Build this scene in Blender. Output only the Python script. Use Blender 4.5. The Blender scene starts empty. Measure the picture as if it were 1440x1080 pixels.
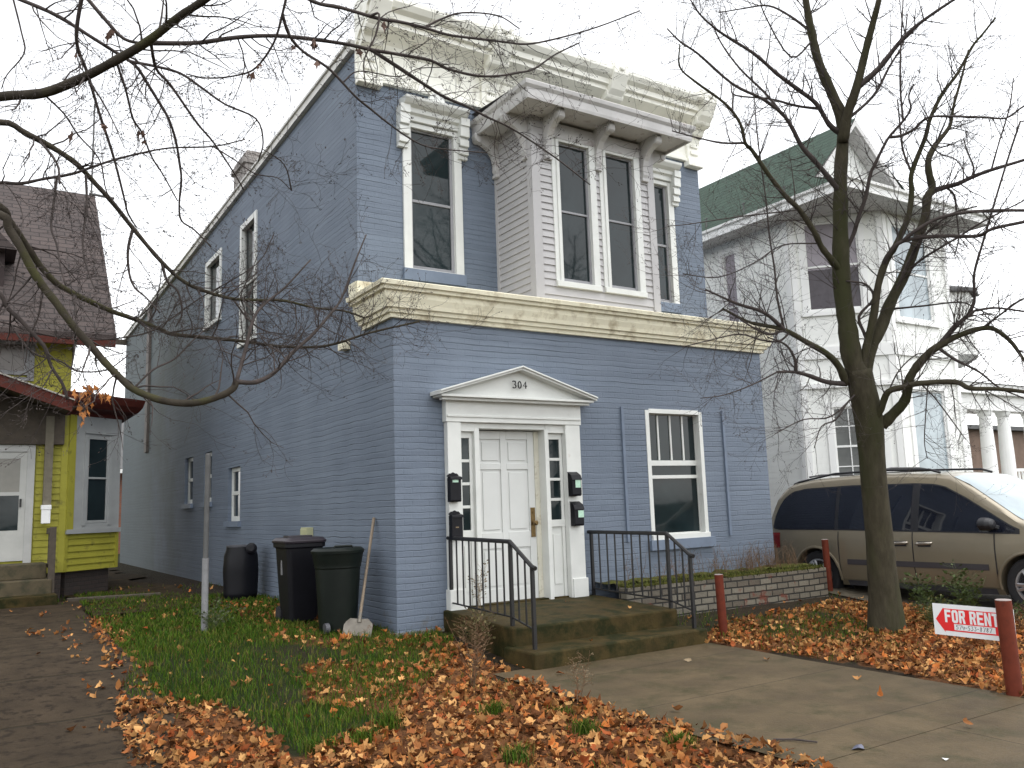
import bpy, bmesh, math, random
from math import sin, cos, pi, radians
from mathutils import Vector, Matrix
RND = random.Random(7)
scene = bpy.context.scene
COL = scene.collection

# ------------------------------------------------------------------ camera model (fitted to the place)
FPX = 1201.149
CAM = Vector((-4.3163, -9.301, 1.3869))
YAW, PITCH, ROLL = 0.5736, 0.1419, -0.0341
CF = Vector((sin(YAW)*cos(PITCH), cos(YAW)*cos(PITCH), sin(PITCH)))
_r = Vector((cos(YAW), -sin(YAW), 0)); _u = _r.cross(CF)
CR = cos(ROLL)*_r + sin(ROLL)*_u
CU = -sin(ROLL)*_r + cos(ROLL)*_u
def at(px, py, t):
    """point at depth t along the line of sight through photo point (px, py)"""
    return CAM + (CR*((px-720)/FPX) + CU*((540-py)/FPX) + CF)*t
def to_px(p):
    d = Vector(p) - CAM; z = d.dot(CF)
    if z < .3: return None
    return 720 + FPX*d.dot(CR)/z, 540 - FPX*d.dot(CU)/z

# ------------------------------------------------------------------ materials
def _nt(name):
    m = bpy.data.materials.new(name); m.use_nodes = True
    nt = m.node_tree; b = nt.nodes['Principled BSDF']
    return m, nt, b
def N(nt, typ, **kw):
    n = nt.nodes.new(typ)
    for k, v in kw.items():
        if k in n.inputs: n.inputs[k].default_value = v
        else: setattr(n, k, v)
    return n
def ramp(nt, fac, stops):
    r = nt.nodes.new('ShaderNodeValToRGB'); nt.links.new(fac, r.inputs[0])
    cr = r.color_ramp
    while len(cr.elements) > 1: cr.elements.remove(cr.elements[-1])
    cr.elements[0].position = stops[0][0]; cr.elements[0].color = (*stops[0][1], 1)
    for p, c in stops[1:]:
        e = cr.elements.new(p); e.color = (*c, 1)
    return r.outputs[0]
def noise(nt, vec, scale, detail=4, rough=.6):
    n = N(nt, 'ShaderNodeTexNoise'); n.inputs['Scale'].default_value = scale
    n.inputs['Detail'].default_value = detail; n.inputs['Roughness'].default_value = rough
    nt.links.new(vec, n.inputs['Vector']); return n.outputs['Fac']
def mixc(nt, fac, a, b, mode='MIX'):
    n = nt.nodes.new('ShaderNodeMix'); n.data_type = 'RGBA'; n.blend_type = mode
    for s, v in ((n.inputs[0], fac), (n.inputs[6], a), (n.inputs[7], b)):
        if isinstance(v, (int, float)): s.default_value = v
        elif isinstance(v, tuple): s.default_value = (*v, 1)
        else: nt.links.new(v, s)
    return n.outputs[2]
def mth(nt, op, a, b=None, c=None):
    n = nt.nodes.new('ShaderNodeMath'); n.operation = op
    for i, v in enumerate((a, b, c)):
        if v is None: continue
        if isinstance(v, (int, float)): n.inputs[i].default_value = v
        else: nt.links.new(v, n.inputs[i])
    return n.outputs[0]
def objvec(nt):
    return nt.nodes.new('ShaderNodeTexCoord').outputs['Object']
def mul(c, f): return tuple(min(1, x*f) for x in c)
def bump(nt, b, h, strength=.3, dist=.01, prev=None):
    n = nt.nodes.new('ShaderNodeBump'); n.inputs['Strength'].default_value = strength; n.inputs['Distance'].default_value = dist
    nt.links.new(h, n.inputs['Height'])
    if prev: nt.links.new(prev, n.inputs['Normal'])
    nt.links.new(n.outputs[0], b.inputs['Normal']); return n.outputs[0]

def plain(name, col, rough=.6, var=.15, scale=5, bmp=.0, bscale=60, metal=0, spec=.5, stain=None, stretch=None, coat=0):
    m, nt, b = _nt(name); v = objvec(nt)
    if stretch:
        mp = nt.nodes.new('ShaderNodeMapping'); mp.inputs['Scale'].default_value = stretch; nt.links.new(v, mp.inputs[0]); v = mp.outputs[0]
    f = noise(nt, v, scale)
    c = ramp(nt, f, [(.3, mul(col, 1-var)), (.7, mul(col, 1+var))])
    if stain:
        scol, sscale, lo, hi = stain
        sf = noise(nt, v, sscale, 6, .65)
        k = ramp(nt, sf, [(lo, (0, 0, 0)), (hi, (1, 1, 1))])
        c = mixc(nt, k, c, scol)
    nt.links.new(c, b.inputs['Base Color'])
    b.inputs['Roughness'].default_value = rough; b.inputs['Metallic'].default_value = metal
    b.inputs['Specular IOR Level'].default_value = spec
    if coat: b.inputs['Coat Weight'].default_value = coat; b.inputs['Coat Roughness'].default_value = .06
    if bmp: bump(nt, b, noise(nt, v, bscale, 5), bmp)
    return m

def brick_mat(name, cols, mortar, bw=.22, rh=.075, ms=.009, rough=.75, strength=.7, dist=.008, worn=None, painted=False, tint=None, slope=False, courses=False):
    """running-bond brick; u runs along x + y so one material serves front and side walls"""
    m, nt, b = _nt(name); v = objvec(nt)
    sp = nt.nodes.new('ShaderNodeSeparateXYZ'); nt.links.new(v, sp.inputs[0])
    x, y, z = sp.outputs
    cb = nt.nodes.new('ShaderNodeCombineXYZ')
    wob = mth(nt, 'MULTIPLY', mth(nt, 'SUBTRACT', noise(nt, v, 1.9, 3), .5), .05 if painted else .03)
    if slope:
        nt.links.new(x, cb.inputs[0]); nt.links.new(mth(nt, 'ADD', z, 0), cb.inputs[1])
    else:
        nt.links.new(mth(nt, 'ADD', x, y), cb.inputs[0]); nt.links.new(mth(nt, 'ADD', z, wob), cb.inputs[1])
    br = nt.nodes.new('ShaderNodeTexBrick'); nt.links.new(cb.outputs[0], br.inputs['Vector'])
    br.inputs['Scale'].default_value = 1; br.inputs['Brick Width'].default_value = bw; br.inputs['Row Height'].default_value = rh
    br.inputs['Mortar Size'].default_value = ms; br.inputs['Mortar Smooth'].default_value = .4; br.inputs['Bias'].default_value = 0
    br.inputs['Color1'].default_value = (*cols[0], 1); br.inputs['Color2'].default_value = (*cols[1], 1); br.inputs['Mortar'].default_value = (*mortar, 1)
    c = br.outputs['Color']; jf = br.outputs['Fac']
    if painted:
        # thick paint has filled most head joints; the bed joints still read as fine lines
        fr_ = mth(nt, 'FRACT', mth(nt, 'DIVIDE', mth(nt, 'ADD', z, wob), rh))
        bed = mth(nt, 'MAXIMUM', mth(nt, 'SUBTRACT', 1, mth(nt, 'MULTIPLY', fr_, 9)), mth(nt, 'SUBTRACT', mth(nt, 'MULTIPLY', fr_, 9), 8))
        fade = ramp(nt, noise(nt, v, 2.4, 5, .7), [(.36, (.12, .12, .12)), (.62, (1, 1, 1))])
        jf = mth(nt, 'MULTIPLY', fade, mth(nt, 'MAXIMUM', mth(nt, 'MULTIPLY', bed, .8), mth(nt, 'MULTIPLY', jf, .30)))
        c = mixc(nt, mth(nt, 'MULTIPLY', jf, .45), cols[0], mortar)  # shadow in the joints is toned into the paint colour
    big = noise(nt, v, .7, 5)
    c = mixc(nt, 1.0, c, ramp(nt, big, [(.3, (.84, .85, .86)), (.7, (1.1, 1.08, 1.05))]), 'MULTIPLY')
    if painted:
        # whole courses differ a little where the paint has weathered, and a few joints are open
        cv = nt.nodes.new('ShaderNodeCombineXYZ'); nt.links.new(mth(nt, 'MULTIPLY', mth(nt, 'ADD', x, y), .35), cv.inputs[0])
        nt.links.new(mth(nt, 'MULTIPLY', mth(nt, 'ADD', z, wob), 13.3), cv.inputs[1])
        cn = noise(nt, cv.outputs[0], 1.0, 2)
        c = mixc(nt, 1.0, c, ramp(nt, cn, [(.35, (.88, .88, .89)), (.65, (1.08, 1.08, 1.07))]), 'MULTIPLY')
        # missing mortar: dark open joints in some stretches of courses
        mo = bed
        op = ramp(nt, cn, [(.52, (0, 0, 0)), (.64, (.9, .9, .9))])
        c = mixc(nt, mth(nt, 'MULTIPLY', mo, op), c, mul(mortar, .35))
        # rising damp and worn paint near the ground, algae at the far end of the side wall
        wn = noise(nt, v, 4.5, 7, .7)
        low = mth(nt, 'SUBTRACT', .62, mth(nt, 'MULTIPLY', z, .42))
        k = ramp(nt, mth(nt, 'ADD', wn, mth(nt, 'MULTIPLY', mth(nt, 'SUBTRACT', low, .5), .6)), [(.60, (0, 0, 0)), (.72, (.6, .6, .6))])
        c = mixc(nt, k, c, (.115, .115, .112))
        al = ramp(nt, mth(nt, 'ADD', mth(nt, 'MULTIPLY', y, .05), mth(nt, 'MULTIPLY', noise(nt, v, .5, 5), .5)), [(.85, (0, 0, 0)), (1.2, (.6, .6, .6))])
        c = mixc(nt, al, c, (.062, .078, .060))
    if worn:
        k = ramp(nt, noise(nt, v, worn[1], 6, .7), [(worn[2], (0, 0, 0)), (worn[3], (1, 1, 1))])
        c = mixc(nt, k, c, worn[0])
    nt.links.new(c, b.inputs['Base Color']); b.inputs['Roughness'].default_value = rough
    h = mth(nt, 'SUBTRACT', mth(nt, 'MULTIPLY', noise(nt, v, 30, 5), .5), jf)
    bump(nt, b, h, strength, dist)
    return m

def glass(name, col, rough=.04, spec=.6):
    m, nt, b = _nt(name); v = objvec(nt)
    f = noise(nt, v, 1.3, 3)
    nt.links.new(ramp(nt, f, [(.3, mul(col, .7)), (.7, mul(col, 1.3))]), b.inputs['Base Color'])
    b.inputs['Roughness'].default_value = rough; b.inputs['Specular IOR Level'].default_value = spec
    bump(nt, b, noise(nt, v, 2.2, 2), .06, .02)
    return m
def attr_mat(name, rough=.8, spec=.3, sss=0, two=None):
    m, nt, b = _nt(name)
    a = nt.nodes.new('ShaderNodeAttribute'); a.attribute_name = 'tone'
    c = a.outputs['Color']
    if two: c = mixc(nt, ramp(nt, noise(nt, objvec(nt), two[1], 4), [(.4, (0, 0, 0)), (.62, (1, 1, 1))]), c, mixc(nt, .6, c, two[0]))
    nt.links.new(c, b.inputs['Base Color'])
    b.inputs['Roughness'].default_value = rough; b.inputs['Specular IOR Level'].default_value = spec
    return m

WHITE = (.66, .67, .64)
MT = dict(
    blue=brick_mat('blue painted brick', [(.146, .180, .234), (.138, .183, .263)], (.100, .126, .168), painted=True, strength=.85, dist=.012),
    bluetrim=plain('blue painted stone', (.140, .177, .238), .6, .1, 4, .1),
    white=plain('white trim paint', WHITE, .45, .06, 3, .05, 40, stain=((.5, .47, .4), 7, .66, .8)),
    cream=plain('weathered cream paint', (.80, .755, .58), .55, .12, 2.5, .08, 50, stain=((.40, .34, .22), 5, .50, .72)),
    corn=plain('cornice paint', (.86, .85, .77), .5, .08, 1.8, .06, 50, stain=((.46, .44, .36), 4, .56, .75)),
    siding=plain('pale lap siding', (.43, .42, .42), .5, .05, 2, .03, 80),
    baytrim=plain('grey white weathered trim', (.52, .51, .50), .6, .12, 3, .06, 60, stain=((.30, .25, .24), 6, .58, .75)),
    sashgrey=plain('grey sash paint', (.27, .27, .285), .5, .1, 5),
    door=plain('door paint', (.60, .61, .59), .4, .03, 3),
    glass=glass('dark window glass', (.012, .020, .022), spec=.35),
    glass2=glass('grey screened glass', (.13, .135, .13), .25, .3),
    curtain=plain('drawn window shade', (.33, .30, .33), .6, .1, 3),
    palepane=plain('pale blue window glass', (.36, .42, .45), .12, .2, 2.2, 0, spec=.6),  # one pale blue tone for the front window panes
    black=plain('black painted iron', (.009, .0085, .009), .5, .3, 20, .1, 90, stain=((.06, .03, .02), 12, .62, .75)),
    blackpl=plain('black plastic', (.0065, .0065, .009), .45, .2, 6, .03, 60, spec=.22),
    greenpl=plain('dark green plastic', (.0055, .0085, .0065), .45, .2, 6, .03, 60, spec=.22),
    greypl=plain('grey plastic', (.06, .06, .07), .5, .2, 6),
    brass=plain('aged brass', (.18, .12, .05), .4, .3, 30, metal=.8),
    concrete=plain('damp concrete', (.082, .060, .033), .62, .3, 2.2, .35, 45, spec=.22, stain=((.050, .042, .019), 3.2, .50, .68)),
    step=plain('mossy step concrete', (.048, .034, .011), .75, .3, 3.5, .35, 40, spec=.15, stain=((.016, .017, .004), 4, .44, .6)),
    oldwalk=plain('old dark concrete', (.041, .029, .018), .8, .3, 2.6, .4, 60, spec=.15, stain=((.019, .013, .008), 9, .52, .62)),
    asphalt=plain('asphalt', (.05, .05, .05), .85, .2, 8, .3, 120),
    drive=plain('driveway gravel concrete', (.085, .072, .052), .85, .3, 9, .4, 80, spec=.2),
    redpost=plain('rusty red paint', (.125, .025, .012), .65, .2, 9, .1, 60, spec=.2, stain=((.06, .018, .010), 8, .58, .7)),
    galv=plain('weathered steel pole', (.085, .085, .083), .6, .2, 9),
    galvlow=plain('pale steel sleeve', (.20, .20, .205), .6, .2, 9, stain=((.10, .13, .12), 14, .58, .7)),
    wood=plain('weathered wood handle', (.23, .18, .13), .7, .25, 9, .2, 60, stretch=(8, 8, 1)),
    steel=plain('worn shovel steel', (.20, .18, .15), .45, .25, 8, metal=.4, stain=((.12, .07, .04), 9, .55, .7)),
    signw=plain('white sign plastic', (.80, .81, .82), .4, .03, 4),
    signr=plain('red sign print', (.74, .014, .018), .4, .04, 4),
    ink=plain('black marker ink', (.02, .02, .03), .5, .1, 4),
    sticker=plain('pale green sticker', (.45, .66, .52), .6, .12, 30),
    yellow=plain('yellow clapboard paint', (.33, .308, .042), .6, .12, 2.5, .05, 50, spec=.25, stain=((.13, .12, .03), 5, .56, .72)),
    maroon=plain('dark red fascia paint', (.075, .016, .010), .65, .15, 4, spec=.2),
    darkred=plain('dormer red', (.022, .010, .009), .7, .2, 4),
    darkwood=plain('dark brown wood', (.07, .055, .04), .8, .25, 8, .1, 50),
    shingle=brick_mat('weathered red shingles', [(.072, .054, .050), (.052, .040, .038)], (.022, .017, .016), bw=.32, rh=.125, ms=.012, rough=.9, slope=True, strength=.8, dist=.02),
    greenroof=brick_mat('green shingles', [(.036, .068, .048), (.028, .054, .038)], (.016, .034, .022), bw=.35, rh=.125, ms=.012, rough=.9, strength=.8, dist=.02),
    redbrick=brick_mat('orange red brick', [(.27, .10, .055), (.21, .08, .05)], (.17, .14, .12)),
    foundation=brick_mat('dark old brick', [(.055, .040, .034), (.042, .033, .030)], (.035, .03, .027)),
    planter=brick_mat('weathered planter brick', [(.185, .168, .130), (.095, .078, .058)], (.020, .018, .014), bw=.235, rh=.088, ms=.012, strength=1, dist=.02, worn=((.14, .040, .022), 2.6, .58, .64)),
    chim=brick_mat('grey chimney brick', [(.30, .27, .25), (.25, .225, .21)], (.33, .31, .29)),
    greyroof=plain('grey roofing', (.10, .10, .10), .9, .2, 4, .2, 30),
    whouse=plain('white house siding paint', (.86, .865, .83), .55, .05, 2, .03, 60),
    wtrim=plain('white house trim', (.86, .86, .84), .5, .04, 2),
    soffit=plain('soffit paint', (.60, .59, .58), .6, .08, 2),
    paint=plain('champagne car paint', (.235, .200, .140), .34, .04, 2, 0, metal=.35, coat=.6),
    carglass=glass('tinted car glass', (.010, .012, .020), .03, .6),
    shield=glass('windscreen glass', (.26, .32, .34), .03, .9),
    trimblk=plain('black car trim', (.014, .014, .018), .5, .2, 8),
    rubber=plain('tyre rubber', (.016, .016, .018), .8, .2, 20, .1, 60),
    rim=plain('silver alloy', (.50, .50, .52), .3, .1, 8, metal=.7),
    chrome=plain('door handle trim', (.42, .38, .33), .25, .1, 8, metal=.7),
    tail=plain('red lens', (.20, .010, .010), .2, .15, 8),
    moss=plain('mossy soil', (.075, .078, .018), .95, .35, 6, .6, 35, spec=.1, stain=((.03, .022, .012), 5, .5, .62)),
    bark=plain('young tree bark', (.054, .047, .031), .9, .3, 14, .8, 28, spec=.15, stretch=(1, 1, .35), stain=((.042, .043, .020), 2.2, .46, .66)),
    twig=plain('dark twig bark', (.052, .040, .036), .9, .3, 10, .2, 40),
    limb=plain('mossy limb bark', (.050, .042, .032), .9, .3, 9, .5, 40, spec=.15, stain=((.062, .062, .022), 2.5, .5, .7)),
    leaf=attr_mat('fallen leaf', .8, .12),
    grass=attr_mat('grass blade', .75, .12),
    dry=plain('dry stems', (.13, .075, .038), .9, .3, 12),
    drypale=plain('pale dry seed heads', (.22, .165, .10), .9, .3, 12),
    weed=plain('weed leaf', (.045, .070, .012), .7, .35, 9),
    deadleaf=plain('dark dead leaf', (.12, .065, .045), .8, .3, 14),
    orangeleaf=plain('dead orange leaf', (.40, .15, .035), .75, .35, 14),
)

# ------------------------------------------------------------------ mesh helpers
class MB:
    def __init__(s): s.v = []; s.f = []; s.mi = []; s.cur = 0; s.tone = []; s.t = None
    def add(s, vs, fs):
        o = len(s.v); s.v += [tuple(x) for x in vs]
        for f in fs:
            s.f.append([i+o for i in f]); s.mi.append(s.cur)
            if s.t is not None: s.tone.append(s.t)
        return s
    def quad(s, a, b, c, d): return s.add([a, b, c, d], [(0, 1, 2, 3)])
    def poly(s, pts): return s.add(pts, [tuple(range(len(pts)))])
    def box(s, x0, x1, y0, y1, z0, z1):
        return s.add([(x0,y0,z0),(x1,y0,z0),(x1,y1,z0),(x0,y1,z0),(x0,y0,z1),(x1,y0,z1),(x1,y1,z1),(x0,y1,z1)],
                     [(0,3,2,1),(4,5,6,7),(0,1,5,4),(1,2,6,5),(2,3,7,6),(3,0,4,7)])
    def fbox(s, fr, u0, u1, z0, z1, h0, h1):
        """box in a wall frame: u along the wall, z up, h out of the wall"""
        return s.add([fr(u0,z0,h0),fr(u1,z0,h0),fr(u1,z0,h1),fr(u0,z0,h1),fr(u0,z1,h0),fr(u1,z1,h0),fr(u1,z1,h1),fr(u0,z1,h1)],
                     [(0,3,2,1),(4,5,6,7),(0,1,5,4),(1,2,6,5),(2,3,7,6),(3,0,4,7)])
    def prism(s, pts, off):
        """polygon pts (3d) extruded by vector off"""
        n = len(pts); off = Vector(off); q = [Vector(p) for p in pts]
        return s.add(q + [p+off for p in q], [tuple(range(n))[::-1], tuple(range(n, 2*n))] + [(i, (i+1) % n, n+(i+1) % n, n+i) for i in range(n)])
    def tube(s, pts, rad, n=6, cap=True):
        pts = [Vector(p) for p in pts]; m = len(pts)
        if isinstance(rad, (int, float)): rad = [rad]*m
        vs = []; ref = Vector((.31, .17, .94))
        d0 = (pts[1]-pts[0]).normalized()
        if abs(d0.dot(ref)) > .95: ref = Vector((1, 0, 0))
        a = d0.cross(ref).normalized()
        for i in range(m):
            d = (pts[min(i+1, m-1)] - pts[max(i-1, 0)])
            d = d.normalized() if d.length > 1e-9 else d0
            a = a - d*a.dot(d)
            a = a.normalized() if a.length > 1e-6 else d.orthogonal().normalized()
            b = d.cross(a)
            for k in range(n):
                q = 2*pi*k/n; vs.append(pts[i] + (a*cos(q) + b*sin(q))*rad[i])
        fs = [(i*n+k, i*n+(k+1) % n, (i+1)*n+(k+1) % n, (i+1)*n+k) for i in range(m-1) for k in range(n)]
        if cap: fs += [tuple(range(n))[::-1], tuple((m-1)*n+k for k in range(n))]
        return s.add(vs, fs)
    def lathe(s, c, axis, prof, n=24):
        """prof: list of (distance along axis, radius)"""
        c = Vector(c); ax = Vector(axis).normalized(); a = ax.orthogonal().normalized(); b = ax.cross(a)
        vs = [c + ax*h + (a*cos(2*pi*k/n) + b*sin(2*pi*k/n))*r for h, r in prof for k in range(n)]
        m = len(prof)
        fs = [(i*n+k, i*n+(k+1) % n, (i+1)*n+(k+1) % n, (i+1)*n+k) for i in range(m-1) for k in range(n)]
        fs += [tuple(range(n))[::-1], tuple((m-1)*n+k for k in range(n))]
        return s.add(vs, fs)
    def sweep(s, prof, path):
        """profile (out, z) swept along a flat path with mitred corners; out is to the right of the path"""
        P = [Vector(p) for p in path]; ns = []
        for i in range(len(P)-1):
            d = (P[i+1]-P[i]).normalized(); ns.append(Vector((d.y, -d.x)))
        rows = []
        for i, p in enumerate(P):
            if i == 0: m = ns[0]
            elif i == len(P)-1: m = ns[-1]
            else:
                m = ns[i-1] + ns[i]; m = m / (m.dot(ns[i]))
            rows.append([(p.x+m.x*o, p.y+m.y*o, z) for o, z in prof])
        k = len(prof); vs = [v for r in rows for v in r]
        fs = [(i*k+j, i*k+(j+1) % k, (i+1)*k+(j+1) % k, (i+1)*k+j) for i in range(len(P)-1) for j in range(k)]
        fs += [tuple(range(k)), tuple((len(P)-1)*k+j for j in range(k))[::-1]]
        return s.add(vs, fs)
    def build(s, name, mats, parent=None, smooth=False, bevel=0):
        off = Vector((0, 0, 0))
        p = parent
        while p: off += p.location; p = p.parent
        me = bpy.data.meshes.new(name)
        me.from_pydata([Vector(v)-off for v in s.v], [], s.f)
        if not isinstance(mats, (list, tuple)): mats = [mats]
        for m in mats: me.materials.append(MT[m] if isinstance(m, str) else m)
        if len(mats) > 1: me.polygons.foreach_set('material_index', s.mi)
        if s.tone:
            at_ = me.attributes.new('tone', 'FLOAT_COLOR', 'FACE')
            at_.data.foreach_set('color', [c for t in s.tone for c in (*t, 1)])
        if len(s.f) < 4000:
            bm = bmesh.new(); bm.from_mesh(me); bmesh.ops.recalc_face_normals(bm, faces=bm.faces); bm.to_mesh(me); bm.free()
        if smooth:
            me.polygons.foreach_set('use_smooth', [True]*len(me.polygons))
            if len(s.f) < 4000: me.set_sharp_from_angle(angle=radians(38))
        me.update()
        o = bpy.data.objects.new(name, me); COL.objects.link(o)
        if parent: o.parent = parent
        if bevel:
            md = o.modifiers.new('edge', 'BEVEL'); md.width = bevel; md.segments = 2; md.limit_method = 'ANGLE'
        return o
def thing(name, label, cat, loc=(0, 0, 0), group=None):
    o = bpy.data.objects.new(name, None); COL.objects.link(o); o.location = loc
    o['label'] = label; o['category'] = cat
    if group: o['group'] = group
    return o
def tag(o, label, cat, group=None, kind=None):
    o['label'] = label; o['category'] = cat
    if group: o['group'] = group
    if kind: o['kind'] = kind
    return o
def struct(o): o['kind'] = 'structure'; return o
def frame(O, U, Nn):
    O = Vector(O); U = Vector(U); Nn = Vector(Nn)
    return lambda u, z, h: O + U*u + Nn*h + Vector((0, 0, z))
def dup(root, loc, label=None):
    r = root.copy(); COL.objects.link(r); r.location = loc
    if label: r['label'] = label
    for ch in list(root.children):
        c = ch.copy(); COL.objects.link(c); c.parent = r
        for g in list(ch.children):
            d = g.copy(); COL.objects.link(d); d.parent = c
    return r
def wall_holes(mb, fr, u0, u1, z0, z1, holes, depth=.13, top=None):
    """flat wall with rectangular openings and reveals; holes (u0,u1,z0,z1)"""
    us = sorted({u0, u1, *[h[0] for h in holes], *[h[1] for h in holes]})
    zs = sorted({z0, z1, *[h[2] for h in holes], *[h[3] for h in holes]})
    zt = lambda u, z: top(u) if (top and z == z1) else z
    for i in range(len(us)-1):
        for j in range(len(zs)-1):
            uc = (us[i]+us[i+1])/2; zc = (zs[j]+zs[j+1])/2
            if any(h[0] < uc < h[1] and h[2] < zc < h[3] for h in holes): continue
            mb.quad(fr(us[i], zt(us[i], zs[j]), 0), fr(us[i+1], zt(us[i+1], zs[j]), 0), fr(us[i+1], zt(us[i+1], zs[j+1]), 0), fr(us[i], zt(us[i], zs[j+1]), 0))
    for a, b, c, d in holes:
        for p, q in (((a, c), (a, d)), ((b, c), (b, d)), ((a, c), (b, c)), ((a, d), (b, d))):
            mb.quad(fr(p[0], p[1], 0), fr(q[0], q[1], 0), fr(q[0], q[1], -depth), fr(p[0], p[1], -depth))
def lap_siding(mb, fr, u0, u1, z0, z1, course=.11, lip=.018, h=.004):
    z = z0
    while z < z1-1e-4:
        t = min(z+course, z1)
        mb.add([fr(u0,z,h+lip),fr(u1,z,h+lip),fr(u1,t,h),fr(u0,t,h),fr(u0,z,h-.01),fr(u1,z,h-.01),fr(u1,t,h-.01),fr(u0,t,h-.01)],
               [(0,1,2,3),(4,5,1,0),(1,5,6,2),(0,3,7,4)])
        z += course
def sash_window(parent, fr, u0, u1, z0, z1, rec=-.06, sw=.05, mid=.5, glassm='glass', framem='white', muntins=None, name='window', fd=.04, lower=True):
    """double-hung sash: frame bars + glazing (a child of the frame)"""
    m = MB(); zm = z0 + (z1-z0)*mid; h1 = rec+fd
    m.fbox(fr, u0, u0+sw, z0, z1, rec, h1); m.fbox(fr, u1-sw, u1, z0, z1, rec, h1)
    m.fbox(fr, u0+sw, u1-sw, z0, z0+sw*1.2, rec, h1-.003); m.fbox(fr, u0+sw, u1-sw, z1-sw, z1, rec, h1-.003)
    if mid: m.fbox(fr, u0+sw, u1-sw, zm-sw*.45, zm+sw*.45, rec, h1-.006)
    if muntins:
        for kind, a, b, c in muntins:
            if kind == 'v': m.fbox(fr, a-.011, a+.011, b, c, rec+.004, h1-.012)
            else: m.fbox(fr, b, c, a-.011, a+.011, rec+.004, h1-.014)
    w = m.build(name, framem, parent, bevel=.004)
    g = MB(); g.fbox(fr, u0+sw*.5, u1-sw*.5, z0+sw*.5, z1-sw*.5, rec-.02, rec+.012)
    g.build('pane', glassm, w)
    return w
# ------------------------------------------------------------------ camera, light
cam = bpy.data.cameras.new('camera'); co = bpy.data.objects.new('camera', cam); COL.objects.link(co)
mw = Matrix((CR, CU, -CF)).transposed().to_4x4(); mw.translation = CAM
co.matrix_world = mw; cam.sensor_width = 36; cam.lens = FPX/1440*36; cam.clip_end = 2000; cam.clip_start = .1
scene.camera = co
SUN_EL, SUN_AZ = radians(69), radians(146)      # azimuth clockwise from +y
w = bpy.data.worlds.new('World'); scene.world = w; w.use_nodes = True
nt = w.node_tree; bg = nt.nodes['Background']
sky = nt.nodes.new('ShaderNodeTexSky'); sky.sky_type = 'NISHITA'; sky.sun_disc = False
sky.sun_elevation = SUN_EL; sky.sun_rotation = SUN_AZ; sky.dust_density = 1.0; sky.air_density = 1.2; sky.ozone_density = 1
hs = nt.nodes.new('ShaderNodeHueSaturation'); hs.inputs['Saturation'].default_value = .10
nt.links.new(sky.outputs[0], hs.inputs['Color']); nt.links.new(hs.outputs[0], bg.inputs['Color']); bg.inputs['Strength'].default_value = .15
sl = bpy.data.lights.new('sun', 'SUN'); sl.energy = .5; sl.angle = radians(50); sl.color = (1, .97, .92)
so = bpy.data.objects.new('sun', sl); COL.objects.link(so)
sd = Vector((sin(SUN_AZ)*cos(SUN_EL), cos(SUN_AZ)*cos(SUN_EL), sin(SUN_EL)))
so.rotation_euler = sd.to_track_quat('Z', 'Y').to_euler()
scene.view_settings.view_transform = 'Standard'; scene.view_settings.look = 'None'; scene.view_settings.gamma = 1
scene.view_settings.exposure = 1.42

# ------------------------------------------------------------------ terrain
def sm(a, b, x):
    t = max(0, min(1, (x-a)/(b-a))); return t*t*(3-2*t)
def hash2(i, j):
    n = (i*374761393 + j*668265263) & 0xffffffff; n = ((n ^ (n >> 13))*1274126177) & 0xffffffff
    return ((n ^ (n >> 16)) & 0xffff)/65535
def vnoise(x, y):
    i, j = math.floor(x), math.floor(y); a, b = x-i, y-j; a = a*a*(3-2*a); b = b*b*(3-2*b)
    return (hash2(i, j)*(1-a)+hash2(i+1, j)*a)*(1-b) + (hash2(i, j+1)*(1-a)+hash2(i+1, j+1)*a)*b
def gz(x, y):
    z = .03 - .27*sm(1.2, -2.1, y) - .008*max(0, min(6, -2-y)) + .02*sm(2, 8, y)
    return z
def on_walk(x, y): return .0 < x < 3.05 and y < -1.9
def on_stoop(x, y): return .5 < x < 2.95 and -2.1 < y < .1
def pip(p, poly):
    x, y = p; c = False; n = len(poly)
    for i in range(n):
        x1, y1 = poly[i]; x2, y2 = poly[i-1]
        if (y1 > y) != (y2 > y) and x < (x2-x1)*(y-y1)/(y2-y1)+x1: c = not c
    return c
# where the fallen leaves and the grass lie (outlines as seen in the photo, laid on the ground)
ZL = [(60, [(0,1036),(0,1052),(150,1036),(330,1008),(330,996),(150,1022)]), (45, [(80,880),(100,880),(150,985),(180,990),(165,1000),(120,985)]), (45, [(0,892),(0,902),(200,890),(200,880)]), (60, [(1060,868),(1180,858),(1215,890),(1100,905)]), (420, [(560,962),(600,925),(640,905),(700,940),(790,978),(900,1012),(1010,1035),(1100,1060),(1190,1095),(420,1095),(430,1062),(540,1015)]),
      (390, [(160,990),(255,985),(330,1000),(400,1050),(425,1095),(185,1095)]),
      (190, [(430,932),(560,930),(620,960),(560,1010),(430,990)]),
      (110, [(290,850),(400,850),(500,895),(640,880),(720,950),(600,930),(400,905)]),
      (400, [(985,905),(1010,880),(1090,862),(1180,846),(1280,850),(1500,870),(1500,990),(1440,985),(1330,962),(1200,932)]),
      (120, [(120,870),(170,870),(230,980),(170,990)]),
      (120, [(600,880),(720,930),(760,950),(640,945)])]
BARE = [(1060,868),(1180,858),(1225,885),(1190,905),(1080,900)]
ZG = [(100,835),(420,840),(420,880),(640,885),(640,925),(540,1020),(430,1070),(330,1000),(160,985),(190,940)]
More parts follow.
